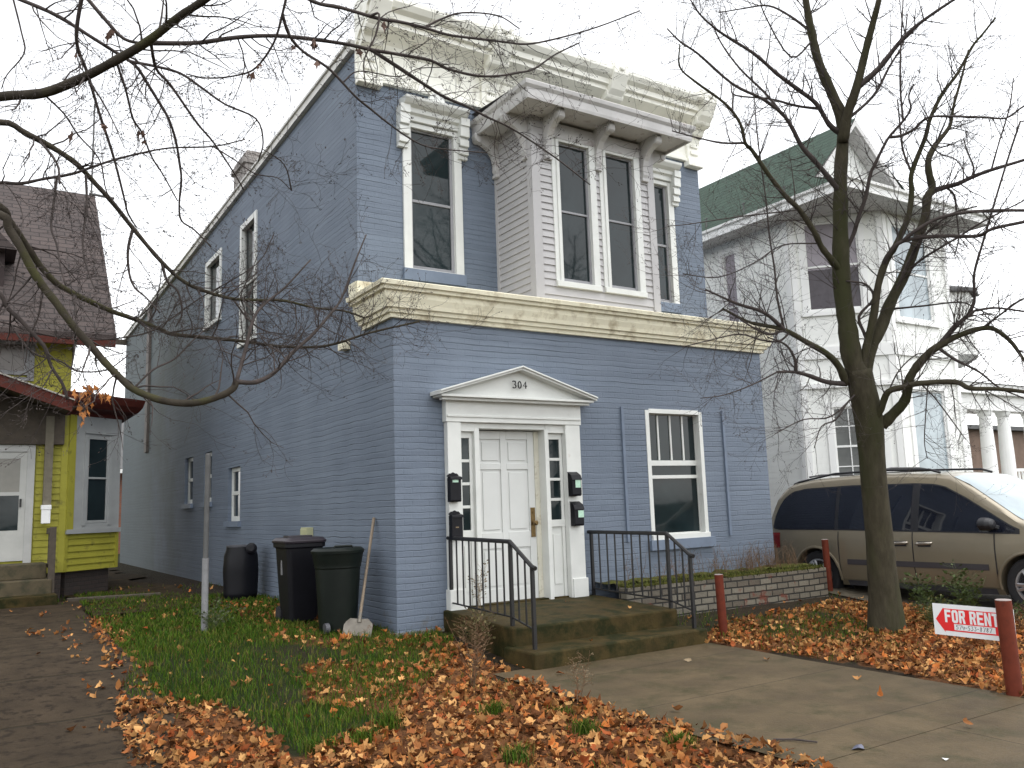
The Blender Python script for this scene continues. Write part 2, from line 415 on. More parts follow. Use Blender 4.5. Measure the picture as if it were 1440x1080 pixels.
def leaf_density(x, y, px):
    if on_stoop(x, y): return 1
    if px is None or not (-60 < px[0] < 1500 and px[1] < 1100): return 25 if not on_walk(x, y) else 2
    d = 0
    for v, p in ZL:
        if pip(px, p): d = max(d, v)
    if pip(px, BARE): d = 90
    d *= .68+1.0*vnoise(x*2.3+4, y*2.3)
    if d == 0:
        d = 14 if (x > -2.85 and y > -5.6 and not on_walk(x, y)) else .9
        if y > 6: d *= .5
    if on_walk(x, y) and x < 2.75 and d > 60 and px[1] < 960: d = 1
    return d
def grass_density(x, y, px):
    if on_stoop(x, y) or on_walk(x, y) or x > 7.1: return 0
    if px is None: return 0
    n = vnoise(x*1.7+9, y*1.7); n2 = vnoise(x*5+3, y*5)
    if pip(px, ZG): return max(0, 2600*(.1+n*1.15)*(.35+n2))
    if y > -5.5 and x > -2.9 and x < 0:
        return 200*max(0, n*2-.9)
    if pip(px, BARE): return 900*n2
    if pip(px, [(85,885),(100,885),(160,985),(140,990),(120,980)]): return 900*n
    if x > 3.05 and -5.5 < y < 0: return 260*max(0, n*2-.75)
    return 0
# one sheet, fine near the house and coarse out to the horizon
xs = [-900, -300, -100, -40, -20, -12] + [-9 + .14*i for i in range(136)] + [11, 14, 20, 40, 100, 300, 900]
ys = [-900, -300, -100, -40, -20, -13, -10, -9] + [-8.2 + .14*i for i in range(125)] + [10.5, 14, 20, 40, 100, 300, 900]
vs = []; cols = []
for y in ys:
    for x in xs:
        road = y < -8.3
        z = gz(x, y) + (.02*(vnoise(x*2, y*2)-.5) if not road else -.12)
        near = -3.5 < x < 7.5 and -6 < y < 12
        px = to_px((x, y, z)) if near else None
        vs.append((x, y, z))
        if near:
            l = min(1, leaf_density(x, y, px)/260); g = min(1, grass_density(x, y, px)/1500)
        else: l, g = .1, .5
        if -2.9 < x < 0 and y > 4.5: g *= .3
        cols.append((l, g, 0, 1))
nx = len(xs)
fs = [(j*nx+i, j*nx+i+1, (j+1)*nx+i+1, (j+1)*nx+i) for j in range(len(ys)-1) for i in range(nx-1)]
me = bpy.data.meshes.new('ground'); me.from_pydata(vs, [], fs); me.polygons.foreach_set('use_smooth', [True]*len(fs))
a = me.attributes.new('cover', 'FLOAT_COLOR', 'POINT'); a.data.foreach_set('color', [k for c in cols for k in c])
m, nt, b = _nt('soil and litter'); v = objvec(nt)
an = nt.nodes.new('ShaderNodeAttribute'); an.attribute_name = 'cover'
spc = nt.nodes.new('ShaderNodeSeparateColor'); nt.links.new(an.outputs['Color'], spc.inputs[0])
n1 = noise(nt, v, 9, 6, .7); n2 = noise(nt, v, 45, 4, .7)
soil = ramp(nt, n1, [(.3, (.014, .010, .006)), (.7, (.036, .026, .015))])
lit = ramp(nt, n2, [(.3, (.035, .014, .006)), (.5, (.10, .042, .016)), (.7, (.20, .09, .032))])
gr = ramp(nt, n2, [(.3, (.008, .015, .003)), (.7, (.022, .038, .006))])
c = mixc(nt, mth(nt, 'MULTIPLY', spc.outputs[1], 1.0), soil, gr)
c = mixc(nt, ramp(nt, mth(nt, 'ADD', spc.outputs[0], mth(nt, 'MULTIPLY', mth(nt, 'SUBTRACT', n1, .5), .8)), [(.3, (0, 0, 0)), (.7, (1, 1, 1))]), c, lit)
nt.links.new(c, b.inputs['Base Color']); b.inputs['Roughness'].default_value = .9; b.inputs['Specular IOR Level'].default_value = .15
bump(nt, b, mth(nt, 'ADD', n1, n2), .7, .03)
me.materials.append(m)
go = bpy.data.objects.new('ground', me); COL.objects.link(go); struct(go)

def sheet(name, poly_fn, x0, x1, y0, y1, mat, dz=.01, step=.2, zf=None, kind=True):
    mb = MB(); nxs = max(1, int((x1-x0)/step)); nys = max(1, int((y1-y0)/step))
    P = [[poly_fn(i/nxs, j/nys) for i in range(nxs+1)] for j in range(nys+1)]
    vs = [(p[0], p[1], (zf or gz)(p[0], p[1])+dz) for r in P for p in r]
    mb.add(vs, [(j*(nxs+1)+i, j*(nxs+1)+i+1, (j+1)*(nxs+1)+i+1, (j+1)*(nxs+1)+i) for j in range(nys) for i in range(nxs)])
    o = mb.build(name, mat, None, smooth=True)
    if kind: struct(o)
    return o
def slab_mat(src, name, bw, rh, joint, off=0):
    """a copy of a concrete material with dirt-filled slab joints"""
    m = MT[src].copy(); m.name = name; nt = m.node_tree; b = nt.nodes['Principled BSDF']
    l = b.inputs['Base Color'].links[0].from_socket
    br = nt.nodes.new('ShaderNodeTexBrick'); v = objvec(nt)
    wv = nt.nodes.new('ShaderNodeVectorMath'); wv.operation = 'ADD'
    nn = N(nt, 'ShaderNodeTexNoise'); nn.inputs['Scale'].default_value = 2.5; nt.links.new(v, nn.inputs[0])
    sc_ = nt.nodes.new('ShaderNodeVectorMath'); sc_.operation = 'SCALE'; sc_.inputs[3].default_value = .05
    nt.links.new(nn.outputs['Color'], sc_.inputs[0]); nt.links.new(v, wv.inputs[0]); nt.links.new(sc_.outputs[0], wv.inputs[1])
    nt.links.new(wv.outputs[0], br.inputs['Vector'])
    br.offset = off; br.inputs['Scale'].default_value = 1; br.inputs['Brick Width'].default_value = bw; br.inputs['Row Height'].default_value = rh
    br.inputs['Mortar Size'].default_value = joint; br.inputs['Mortar Smooth'].default_value = .6
    sp = noise(nt, v, 130, 2); spk = ramp(nt, sp, [(.62, (0, 0, 0)), (.72, (.5, .5, .5))])
    c = mixc(nt, spk, l, mixc(nt, .5, l, (.14, .10, .05)))
    c = mixc(nt, mth(nt, 'MULTIPLY', br.outputs['Fac'], .75), c, (.020, .016, .009))
    nt.links.new(c, b.inputs['Base Color'])
    bn = [n for n in nt.nodes if n.type == 'BUMP'][0]; hs = bn.inputs['Height'].links[0].from_socket
    nt.links.new(mth(nt, 'SUBTRACT', hs, mth(nt, 'MULTIPLY', br.outputs['Fac'], 2)), bn.inputs['Height'])
    return m
MT['walkmat'] = slab_mat('concrete', 'front walk concrete', 40, 1.28, .008)
MT['sidemat'] = slab_mat('concrete', 'sidewalk concrete', 1.6, 40, .008)
MT['oldmat'] = slab_mat('oldwalk', 'old slab concrete', 4.5, 1.32, .03)
def wavy(x0, x1, y0, y1, amp, fr_=1.5):
    def f(s, t):
        y = y0+(y1-y0)*t
        a_ = x0+amp*(vnoise(y*fr_, 3.3)-.5)*2; b_ = x1+amp*(vnoise(y*fr_, 8.1)-.5)*2
        return a_+(b_-a_)*s, y
    return f
sheet('front_walk', wavy(.12, 2.92, -5.6, -1.9, .05), 0, 3, -5.6, -1.9, 'walkmat', .014)
sheet('sidewalk', lambda s, t: (-30+60*s, -7.2+1.59*t), -30, 30, -7.2, -5.6, 'sidemat', .016, .25)
def oldwalk(s, t):
    y = -5.6+12.6*t; e = -2.78+.1*(vnoise(y*1.3, 5)-.5) - .16*sm(3, 7, y)*-1 - .35*sm(-1.5, -3.6, y)
    return -6+(e+6)*s, y
sheet('side_walk', oldwalk, -6, -2.8, -5.6, 7, 'oldmat', .02)
sheet('road', lambda s, t: (-300+600*s, -18+9.6*t), -300, 300, -18, -8.4, 'asphalt', .006, 5, lambda x, y: -.45)
k = MB(); k.box(-60, 60, -8.45, -8.25, -.5, -.30); struct(k.build('curb', 'concrete'))
sheet('driveway', lambda s, t: (7.05+3.1*s, -8.2+22*t), 7, 10.2, -8.2, 14, 'drive', .012)
sheet('dirt_path', wavy(-2.6, -.9, 4.2, 24, .3), -2.5, -.9, 4, 24, plain('bare dirt', (.030, .021, .011), .95, .35, 5, .6, 30, spec=.1, stain=((.05, .034, .014), 4, .5, .65)), .03)

# ------------------------------------------------------------------ fallen leaves and grass
LOBES = [(-90, .34), (-62, .66), (-36, .60), (-5, .95), (16, .72), (38, .76), (58, .86), (74, .70), (90, 1.08),
         (106, .70), (122, .86), (142, .76), (164, .72), (185, .95), (216, .60), (242, .66)]
SHARP = [(a_, q if k % 2 else q*.84) for k, (a_, q) in enumerate(LOBES)]
OAK = [(-90, .25), (-60, .36), (-20, .42), (10, .56), (35, .55), (58, .70), (90, 1.2), (122, .70), (145, .55), (170, .56), (200, .42), (240, .36)]
TONES = [(0.364, 0.14, 0.037), (0.442, 0.19, 0.054), (0.312, 0.099, 0.027), (0.494, 0.241, 0.076), (0.325, 0.074, 0.018), (0.182, 0.063, 0.021), (0.572, 0.302, 0.104), (0.468, 0.14, 0.027), (0.247, 0.103, 0.034), (0.111, 0.04, 0.014), (0.286, 0.112, 0.036), (0.429, 0.213, 0.072), (0.156, 0.062, 0.022), (0.351, 0.168, 0.056)]
def leaf(mb, p, r, rng, shape):
    ang = rng.uniform(0, 2*pi); tilt = rng.gauss(0, .5); roll = rng.gauss(0, .5)
    M3 = Matrix.Rotation(ang, 3, 'Z') @ Matrix.Rotation(tilt, 3, 'X') @ Matrix.Rotation(roll, 3, 'Y')
    c1 = rng.uniform(-1.0, 1.8); c2 = rng.uniform(-1.2, 1.2); fold = rng.uniform(0, 1.1)
    pts = [Vector((0, 0, 0))]
    for a_, q in shape:
        a_ = radians(a_+rng.uniform(-9, 9)); q *= rng.uniform(.72, 1.15)
        x, y = cos(a_)*q, sin(a_)*q
        pts.append(Vector((x, y, c1*(y*y)*.5 + c2*x*y + fold*abs(x))))
    mz = min((M3 @ q).z for q in pts)
    P = [M3 @ q for q in pts]
    lift = rng.random()**2*.035
    P = [Vector(p)+q*r+Vector((0, 0, -mz*r*.55+.004+lift)) for q in P]
    n = len(shape)
    t = rng.choice(TONES); f = rng.uniform(.60, 1.12); g_ = (t[0]+t[1])*.5; mb.t = tuple(min(.7, (k*.88+g_*.12*(1, .72, .42)[i])*f) for i, k in enumerate(t))
    mb.add(P, [(0, i+1, (i+1) % n+1) for i in range(n)])
rng = random.Random(11); lm = MB(); cnt = 0
def scatter(x0, x1, y0, y1, dmax, fn, rng):
    n = int((x1-x0)*(y1-y0)*dmax)
    for _ in range(n):
        x = rng.uniform(x0, x1); y = rng.uniform(y0, y1); z = gz(x, y)
        px = to_px((x, y, z))
        if px is None or not (-60 < px[0] < 1500 and px[1] < 1110): continue
        d = fn(x, y, px)
        if rng.random() < d/dmax: yield x, y, z, px
for x, y, z, px in scatter(-3.6, 7.2, -6.3, 9, 500, leaf_density, rng):
    if on_stoop(x, y): z = .15 if y > -1.55 else -.07
    if y > -.05 and 0 < x < 6.5: continue
    if on_walk(x, y) or x < -2.9: z += .016
    leaf(lm, (x, y, z), (rng.uniform(.024, .058) if rng.random() < .66 else rng.uniform(.010, .024)), rng, rng.choice((LOBES, SHARP, SHARP, OAK)))
lo = lm.build('fallen_leaves', 'leaf'); tag(lo, 'brown and orange maple leaves lying over the lawn and yard', 'leaves', kind='stuff')
gm = MB(); rng = random.Random(5)
GT = [(.034, .078, .006), (.050, .105, .008), (.026, .060, .006), (.085, .115, .012), (.105, .095, .025), (.068, .110, .010)]
def blade(mb, x, y, z, h, rng, w=.0035, tones=GT):
    a_ = rng.uniform(0, 2*pi); le = rng.uniform(.1, .75)*h; d = rng.uniform(0, 2*pi)
    px_, py_ = cos(a_)*w, sin(a_)*w; lx, ly = cos(d)*le, sin(d)*le
    t = rng.choice(tones); f = rng.uniform(.7, 1.25); mb.t = tuple(k*f for k in t)
    mb.add([(x-px_, y-py_, z-.01), (x+px_, y+py_, z-.01), (x+lx*.4+px_*.8, y+ly*.4+py_*.8, z+h*.6), (x+lx*.4-px_*.8, y+ly*.4-py_*.8, z+h*.6), (x+lx, y+ly, z+h*.95)],
           [(0, 1, 2, 3), (3, 2, 4)])
for x, y, z, px in scatter(-3.0, 7.0, -5.6, 9, 2600, grass_density, rng):
    if y > -.03 and 0 < x < 6.6: continue
    if y > 3 and rng.random() < .55: continue
    blade(gm, x, y, z, rng.uniform(.03, .10), rng, .0035 if y < 1 else .006)
g0 = gm.build('lawn_grass', 'grass'); tag(g0, 'short green grass of the front and side lawn', 'grass', kind='stuff')
# ------------------------------------------------------------------ blue brick house
W, D, L = 6.49, 1.077, 20.5
house = thing('brick_house', 'two storey blue painted brick house with white cornice and pedimented door 304', 'house')
FL = frame((0, 0, 0), (1, 0, 0), (0, -1, 0))        # lower front
FU = frame((0, D, 0), (1, 0, 0), (0, -1, 0))        # upper front
FW = frame((0, 0, 0), (0, 1, 0), (-1, 0, 0))        # west side, u = y
roofz = lambda y: 7.86-.0290*y
HWL = (.80, 1.50, 4.70, 6.78); HWR = (5.0, 5.70, 4.70, 6.78)
HLW = (3.98, 5.07, .86, 2.70); HDOOR = (.80, 2.46, -.1, 2.42)
SIDE = [(5.76, 6.79, 4.55, 6.88), (8.28, 9.58, 5.41, 6.87), (6.70, 7.55, 1.28, 2.29), (8.85, 9.50, 1.68, 2.72), (10.55, 11.35, 1.68, 2.72)]
m = MB()
wall_holes(m, FL, 0, W, -.6, 4.05, [HDOOR, HLW], .2)
wall_holes(m, FU, 0, W, 4.05, 8.1, [HWL, HWR], .13)
wall_holes(m, FW, D, L, -.6, 7.2, SIDE, .13, top=lambda y: roofz(y)-.1)
m.quad((0, 0, -.6), (0, D, -.6), (0, D, 4.05), (0, 0, 4.05))
m.quad((W, 0, -.6), (W, D, -.6), (W, D, 4.05), (W, 0, 4.05))
m.quad((W, D, -.6), (W, L, -.6), (W, L, roofz(L)-.1), (W, D, roofz(D)-.1)); m.quad((0, L, -.6), (W, L, -.6), (W, L, roofz(L)-.1), (0, L, roofz(L)-.1))
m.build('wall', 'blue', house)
# stone foundation course
m = MB(); m.box(-.03, .62, -.035, .05, -.6, -.02); m.box(-.03, .0, .05, 3, -.6, -.03)
m.build('foundation', plain('damp foundation stone', (.20, .19, .165), .8, .25, 5, .4, 30, stain=((.09, .08, .06), 6, .5, .65)), house)
# shallow brick panels beside the lower window and soldier strips
for u in (3.52, 5.53):
    m = MB(); m.fbox(FL, u-.022, u+.022, .84, 2.73, 0, .03); m.build('pilaster_strip', 'bluetrim', house)
for fr, a_, b_, c_, d_, h_ in [(FL, 3.90, 5.16, .70, .84, .07), (FU, .66, 1.64, 4.52, 4.68, .06), (FU, 4.86, 5.84, 4.52, 4.68, .06)] + [(FW, q[0]-.08, q[1]+.08, q[2]-.10, q[2], .06) for q in SIDE[2:]]:
    m = MB(); m.fbox(fr, a_, b_, c_, d_, 0, h_); m.build('sill', 'bluetrim', house)
# roof, coping, gutter strip
rf = MB(); rf.quad((-.02, D+.05, roofz(D)), (W+.02, D+.05, roofz(D)), (W+.02, L+.1, roofz(L)), (-.02, L+.1, roofz(L)))
roof = rf.build('roof', 'greyroof', house)
m = MB()
for dz0, dz1, o_ in ((-.11, .0, .07), (0, .04, .10)):
    for X0, X1 in ((-o_, .03), (W-.03, W+o_)):
        m.add([(X0, D+.02, roofz(D)+dz0), (X1, D+.02, roofz(D)+dz0), (X1, L+.1, roofz(L)+dz0), (X0, L+.1, roofz(L)+dz0),
               (X0, D+.02, roofz(D)+dz1), (X1, D+.02, roofz(D)+dz1), (X1, L+.1, roofz(L)+dz1), (X0, L+.1, roofz(L)+dz1)],
              [(0,3,2,1),(4,5,6,7),(0,1,5,4),(1,2,6,5),(2,3,7,6),(3,0,4,7)])
m.build('coping', plain('pale roof edge', (.66, .65, .62), .6, .15, 3, stain=((.25, .24, .22), 3, .56, .68)), roof)
m = MB(); m.box(-.34, -.02, L-.25, L-.1, roofz(L)-.28, roofz(L)-.12); m.build('gutter', 'darkwood', roof)
m = MB(); m.box(.32, 1.0, 7.75, 8.65, 7.4, 8.85); m.box(.27, 1.05, 7.70, 8.70, 8.62, 8.74); m.box(.36, .96, 7.8, 8.6, 8.85, 8.92)
m.build('chimney', 'chim', roof)
m = MB(); m.box(-.07, 0, 16.0, 16.35, 3.2, 7.3); m.build('flue', plain('brown flue', (.16, .14, .13), .8, .2, 4), house)

# belt cornice between the storeys
prof = [(0, 3.70), (.05, 3.70), (.055, 3.75), (.09, 3.755), (.095, 3.80), (.13, 3.81), (.14, 3.86), (.165, 3.93), (.17, 4.0), (.215, 4.005), (.22, 4.045), (.255, 4.05), (.265, 4.10), (.24, 4.115), (0, 4.15)]
belt = MB().sweep(prof, [(0, .85), (0, 0), (W, 0), (W, .85)]).build('belt_cornice', 'cream', house)
m = MB(); m.quad((0, 0, 4.145), (W, 0, 4.145), (W, D, 4.2), (0, D, 4.2)); m.build('ledge_roof', 'cream', belt)
m = MB(); m.box(-.02, .75, D-.03, D, 4.2, 4.42); m.box(-.03, .0, D, D+.25, 4.12, 4.42); m.build('flashing', 'cream', belt)
m = MB(); m.box(-.10, 0, 1.35, 1.55, 3.55, 3.66); m.build('bracket_stub', 'cream', house)

# roof cornice with frieze and consoles
prof = [(0, 7.30), (.07, 7.30), (.075, 7.345), (.05, 7.36), (.052, 7.42), (.04, 7.44), (.04, 7.78), (.075, 7.80), (.10, 7.86), (.15, 7.90), (.30, 7.97), (.36, 8.0), (.36, 8.07), (.42, 8.08), (.43, 8.16), (.50, 8.20), (.545, 8.27), (.55, 8.32), (.50, 8.34), (0, 8.40)]
corn = MB().sweep(prof, [(-.02, D), (W+.02, D)]).build('roof_cornice', 'corn', house)
sidep = [(.06, 7.22), (.12, 7.24), (.13, 7.32), (.085, 7.36), (.09, 7.62), (.12, 7.72), (.20, 7.76), (.24, 7.84), (.34, 7.88), (.46, 8.0), (.52, 8.12), (.575, 8.22), (.585, 8.38), (.5, 8.46), (0, 8.46), (0, 7.22)]
for xc in (.16, 2.12, 4.33, 6.33):
    m = MB(); m.prism([FU(xc-.15, z, o_) for o_, z in sidep], (.30, 0, 0))
    for dz in (7.42, 7.55): m.fbox(FU, xc-.09, xc+.09, dz, dz+.07, .08, .115)
    m.lathe(FU(xc-.15, 7.95, .30), (1, 0, 0), [(-.02, .09), (.32, .09)], 14)
    if xc > 1: m.lathe(FU(xc, 8.31, .57), (0, -1, 0), [(0, .05), (.03, .05), (.045, .03)], 12)
    if xc > 6 or xc < 1: m.fbox(FU, xc-.18, xc+.18, 7.20, 7.30, .0, .14)
    m.build('bracket', 'corn', corn, bevel=.012)

# upper windows with hoods
for hw in (HWL, HWR):
    u0, u1, z0, z1 = hw; cx = (u0+u1)/2
    win = sash_window(house, FU, u0, u1, z0, z1, -.07, .045, .48, 'glass', 'sashgrey')
    m = MB(); m.fbox(FU, u0-.12, u0+.005, z0-.01, z1+.05, -.05, .035); m.fbox(FU, u1-.005, u1+.12, z0-.01, z1+.05, -.05, .035); m.fbox(FU, u0+.005, u1-.005, z1-.02, z1+.05, -.05, .03); m.fbox(FU, u0-.12, u1+.12, z0-.05, z0-.01, -.03, .05)
    m.build('casing', 'white', win, bevel=.004)
    hp = [(0, 6.84), (.07, 6.84), (.07, 6.92), (.12, 6.94), (.13, 7.0), (.20, 7.03), (.25, 7.08), (.26, 7.12), (0, 7.15)]
    m = MB().sweep(hp, [(u0-.16, D), (u1+.16, D)])
    for s in (-1, 1):
        c0 = cx + s*(cx-u0+.13)
        for za, zb, o_ in ((6.42, 6.48, .07), (6.48, 6.56, .11), (6.56, 6.60, .09), (6.60, 6.70, .13), (6.70, 6.74, .11), (6.74, 6.90, .15), (6.90, 7.02, .17)):
            m.fbox(FU, c0-.075, c0+.075, za, zb, 0, o_)
    n_ = 14; hc = 7.13
    arc = [FU(cx+cos(pi*k/n_)*.13, hc+sin(pi*k/n_)*.15, .14) for k in range(n_+1)]
    m.prism(arc, (0, -.07, 0))
    m.build('hood', 'white', win, bevel=.006)
# side windows
for i, (u0, u1, z0, z1) in enumerate(SIDE):
    if i < 2:
        win = sash_window(house, FW, u0, u1, z0, z1, -.09, .06, .5, 'glass')
        m = MB(); m.fbox(FW, u0-.02, u0+.09, z0, z1+.02, -.05, .03); m.fbox(FW, u1-.09, u1+.02, z0, z1+.02, -.05, .03)
        m.fbox(FW, u0+.09, u1-.09, z1-.09, z1+.02, -.05, .027); m.fbox(FW, u0-.04, u1+.04, z0-.05, z0+.03, -.05, .06)
        m.build('casing', 'white', win, bevel=.004)
    else:
        win = sash_window(house, FW, u0, u1, z0, z1, -.11, .08, .52, 'glass', lower=False)
# lower front window: upper sash dropped open, three muntins
u0, u1, z0, z1 = HLW
win = sash_window(house, FL, u0, u1, z0, z1, -.12, .055, .475, 'glass', 'white')
m = MB(); m.fbox(FL, u0-.02, u0+.05, z0, z1, -.075, .01); m.fbox(FL, u1-.05, u1+.02, z0, z1, -.075, .01); m.fbox(FL, u0+.05, u1-.05, z1-.045, z1+.02, -.075, .012); m.fbox(FL, u0-.02, u1+.02, z0-.06, z0+.05, -.075, .04)
m.build('casing', 'white', win, bevel=.004)
m = MB()
for k in range(1, 4): m.fbox(FL, u0+.055+(u1-u0-.11)*k/4-.013, u0+.055+(u1-u0-.11)*k/4+.013, 1.98, 2.64, -.112, -.09)
m.fbox(FL, u0+.055, u1-.055, 1.90, 1.975, -.112, -.085)
m.build('muntin', 'white', win)

# ------------------------------------------------------------------ oriel bay
BX0, BX1, BY = 2.22, 4.44, .10
FB = frame((0, BY, 0), (1, 0, 0), (0, -1, 0)); FBL = frame((BX0, 0, 0), (0, 1, 0), (-1, 0, 0)); FBR = frame((BX1, 0, 0), (0, 1, 0), (1, 0, 0))
bay = MB()
bw_ = [(2.66, 3.21), (3.52, 4.07)]; BZ0, BZ1 = 4.50, 6.56
bay.box(BX0, BX1, BY+.10, D, 4.15, 6.9)
for a_, b_ in ((BX0, bw_[0][0]-.12), (bw_[0][1]+.12, bw_[1][0]-.12), (bw_[1][1]+.12, BX1)):
    lap_siding(bay, FB, a_, b_, BZ0-.1, 6.9, .1)
lap_siding(bay, FB, BX0, BX1, 4.15, BZ0-.1, .125)
lap_siding(bay, FBL, BY, D, 4.15, 6.9, .1); lap_siding(bay, FBR, BY, D, 4.15, 6.9, .1)
bayo = bay.build('bay_window', 'siding', house)
for q in ((BX0-.03, BX0+.11, BY-.03, BY+.10, 4.13, 6.6), (BX1-.10, BX1+.03, BY-.03, BY+.10, 4.13, 6.9), (BX0-.025, BX0, D-.06, D, 4.2, 6.8)):
    m = MB(); m.box(*q); m.build('corner_board', 'siding', bayo)
for a_, b_ in bw_:
    w_ = sash_window(bayo, FB, a_, b_, BZ0, BZ1, -.055, .035, .5, 'glass', 'sashgrey', name='sash')
    # sash bars are greyer on the oriel; the casing around is white
    m = MB(); m.fbox(FB, a_-.05, a_+.003, BZ0-.02, BZ1+.03, -.05, .045); m.fbox(FB, b_-.003, b_+.11, BZ0-.02, BZ1+.03, -.05, .045)
    m.fbox(FB, a_-.12, a_-.05, BZ0-.02, BZ1+.03, -.05, .03); m.fbox(FB, a_-.12, b_+.12, BZ0-.10, BZ0-.02, -.02, .06)
    m.fbox(FB, a_+.003, b_-.003, BZ1-.01, BZ1+.03, -.05, .042)
    m.build('casing', 'white', bayo, bevel=.004)
    m = MB(); m.fbox(FB, a_-.10, b_+.12, BZ1+.03, BZ1+.13, -.02, .05); m.fbox(FB, a_-.12, b_+.14, BZ1+.13, BZ1+.26, -.02, .035); m.build('head_board', 'baytrim', bayo)
def curved_bracket(parent, fr, c, wd=.05, z0=6.28, z1=6.86, out=.40):
    p = [(0.0, z0), (.05, z0), (.075, z0+.05), (.075, z0+.16), (.10, z0+.27), (.17, z0+.36), (.27, z0+.42), (out, z0+.46), (out+.02, z1-.05), (out, z1), (0, z1)]
    m = MB(); m.prism([fr(c-wd, z, h) for h, z in p], fr(c+wd, 0, 0)-fr(c-wd, 0, 0))
    m.lathe(fr(c-wd-.012, z1-.09, out-.05), fr(1, 0, 0)-fr(0, 0, 0), [(0, .055), (2*wd+.024, .055)], 12)
    m.fbox(fr, c-wd-.012, c+wd+.012, z0-.05, z0, .0, .07)
    return m.build('bracket', 'baytrim', parent, bevel=.006)
for c in (2.47, 3.37, 4.28): curved_bracket(bayo, FB, c)
for c in (.22, 1.0): curved_bracket(bayo, FBL, c)
for c in (.22, 1.0): curved_bracket(bayo, FBR, c)
# roof of the oriel
m = MB(); X0, X1, Y0 = 1.84, 4.86, -.40
m.box(X0, X1, Y0, D, 6.86, 6.90)
m.build('soffit', 'baytrim', bayo)
prof = [(-.03, 6.82), (.0, 6.82), (.01, 6.86), (.015, 6.96), (.05, 7.0), (.06, 7.05), (.03, 7.075), (-.03, 7.075)]
MB().sweep(prof, [(X0, D), (X0, Y0), (X1, Y0), (X1, D)]).build('fascia', 'baytrim', bayo)
m = MB(); m.add([(X0, Y0, 7.07), (X1, Y0, 7.07), (X1, D, 7.2), (X0, D, 7.2)], [(0, 1, 2, 3)]); m.build('bay_roof', 'greyroof', bayo)

# ------------------------------------------------------------------ doorway
m = MB()
m.fbox(FL, .67, .86, .12, 2.44, -.05, .09); m.fbox(FL, 2.46, 2.70, .10, 2.44, -.12, .09)           # pilasters
m.fbox(FL, .65, .88, .12, .42, -.05, .11); m.fbox(FL, 2.48, 2.72, .10, .42, -.05, .11)
m.fbox(FL, .65, 2.72, 2.44, 2.74, -.05, .10); m.fbox(FL, .66, 2.71, 2.50, 2.53, .10, .115)         # entablature
m.fbox(FL, .86, 1.075, 2.33, 2.44, -.08, .05); m.fbox(FL, 2.16, 2.50, 2.33, 2.44, -.08, .05); m.fbox(FL, 1.075, 2.16, 2.37, 2.44, -.14, .045)
m.fbox(FL, 1.07, 1.14, .2, 2.37, -.16, .055); m.fbox(FL, 2.14, 2.20, .14, 2.37, -.16, .055)        # door posts
sur = m.build('door_surround', 'white', house, bevel=.005)
m = MB()
m.prism([FL(.53, 2.76, -.02), FL(2.84, 2.76, -.02), FL(1.685, 3.125, -.02)], (0, -.17, 0))          # tympanum
m.build('tympanum', 'white', sur)
pr = [(0, 0), (.28, 0), (.30, .03), (.30, .075), (0, .075)]
m = MB()
m.fbox(FL, .52, 2.85, 2.735, 2.765, .0, .24); m.fbox(FL, .56, 2.81, 2.70, 2.735, .10, .19)
for s in (-1, 1):
    a_ = Vector((1.685, 0, 3.115)); b_ = Vector((1.685+s*1.20, 0, 2.755))
    for z_, o_, th in ((0, .27, .03), (.03, .295, .022)):
        m.prism([a_+Vector((0, 0, z_)), b_+Vector((0, 0, z_)), b_+Vector((0, 0, z_+th)), a_+Vector((0, 0, z_+th))], (0, -o_, 0))
m.build('pediment', 'white', sur, bevel=.004)
for a_, b_, z0 in ((.86, 1.07, 1.02), (2.20, 2.46, 1.10)):
    m = MB(); m.fbox(FL, a_, b_, .15, 2.35, -.12, -.03)
    m.fbox(FL, a_+.0, b_, z0, z0+.09, -.03, .0); m.fbox(FL, a_, b_, 2.25, 2.33, -.03, -.002); m.fbox(FL, a_, a_+.045, .2, 2.33, -.03, -.004); m.fbox(FL, b_-.045, b_, .2, 2.33, -.03, -.004)
    n_ = 4
    for k in range(1, n_): zz = z0+.09+(2.25-z0-.09)*k/n_; m.fbox(FL, a_+.045, b_-.045, zz-.018, zz+.018, -.03, -.008)
    m.fbox(FL, a_+.07, b_-.07, .36, z0-.10, -.03, -.018)
    sd_ = m.build('sidelight', 'white', sur, bevel=.003)
    g = MB(); g.fbox(FL, a_+.045, b_-.045, z0+.09, 2.25, -.04, -.022); g.build('sidelight_pane', 'glass', sur)
# number 304
def stroke(mb, pts, fr, r, h): mb.tube([fr(x, z, h) for x, z in pts], r, 6)
m = MB(); nx_, nz_ = 1.575, 2.885; s_ = .088; h_ = .20
three = [(-.02, .95), (.12, 1.0), (.42, 1.0), (.50, .88), (.48, .66), (.30, .55), (.48, .46), (.55, .25), (.45, .06), (.2, 0), (0, .10)]
zero = [(.28+.26*cos(2*pi*k/16), .5+.5*sin(2*pi*k/16)) for k in range(17)]
four = [(.42, 0), (.42, 1.0), (0, .36), (.60, .36)]
for i, gph in enumerate((three, zero, four)): stroke(m, [(nx_+(i*.92+gx)*s_, nz_+gy*s_) for gx, gy in gph], FL, .0085, h_)
m.build('house_number', 'black', sur)
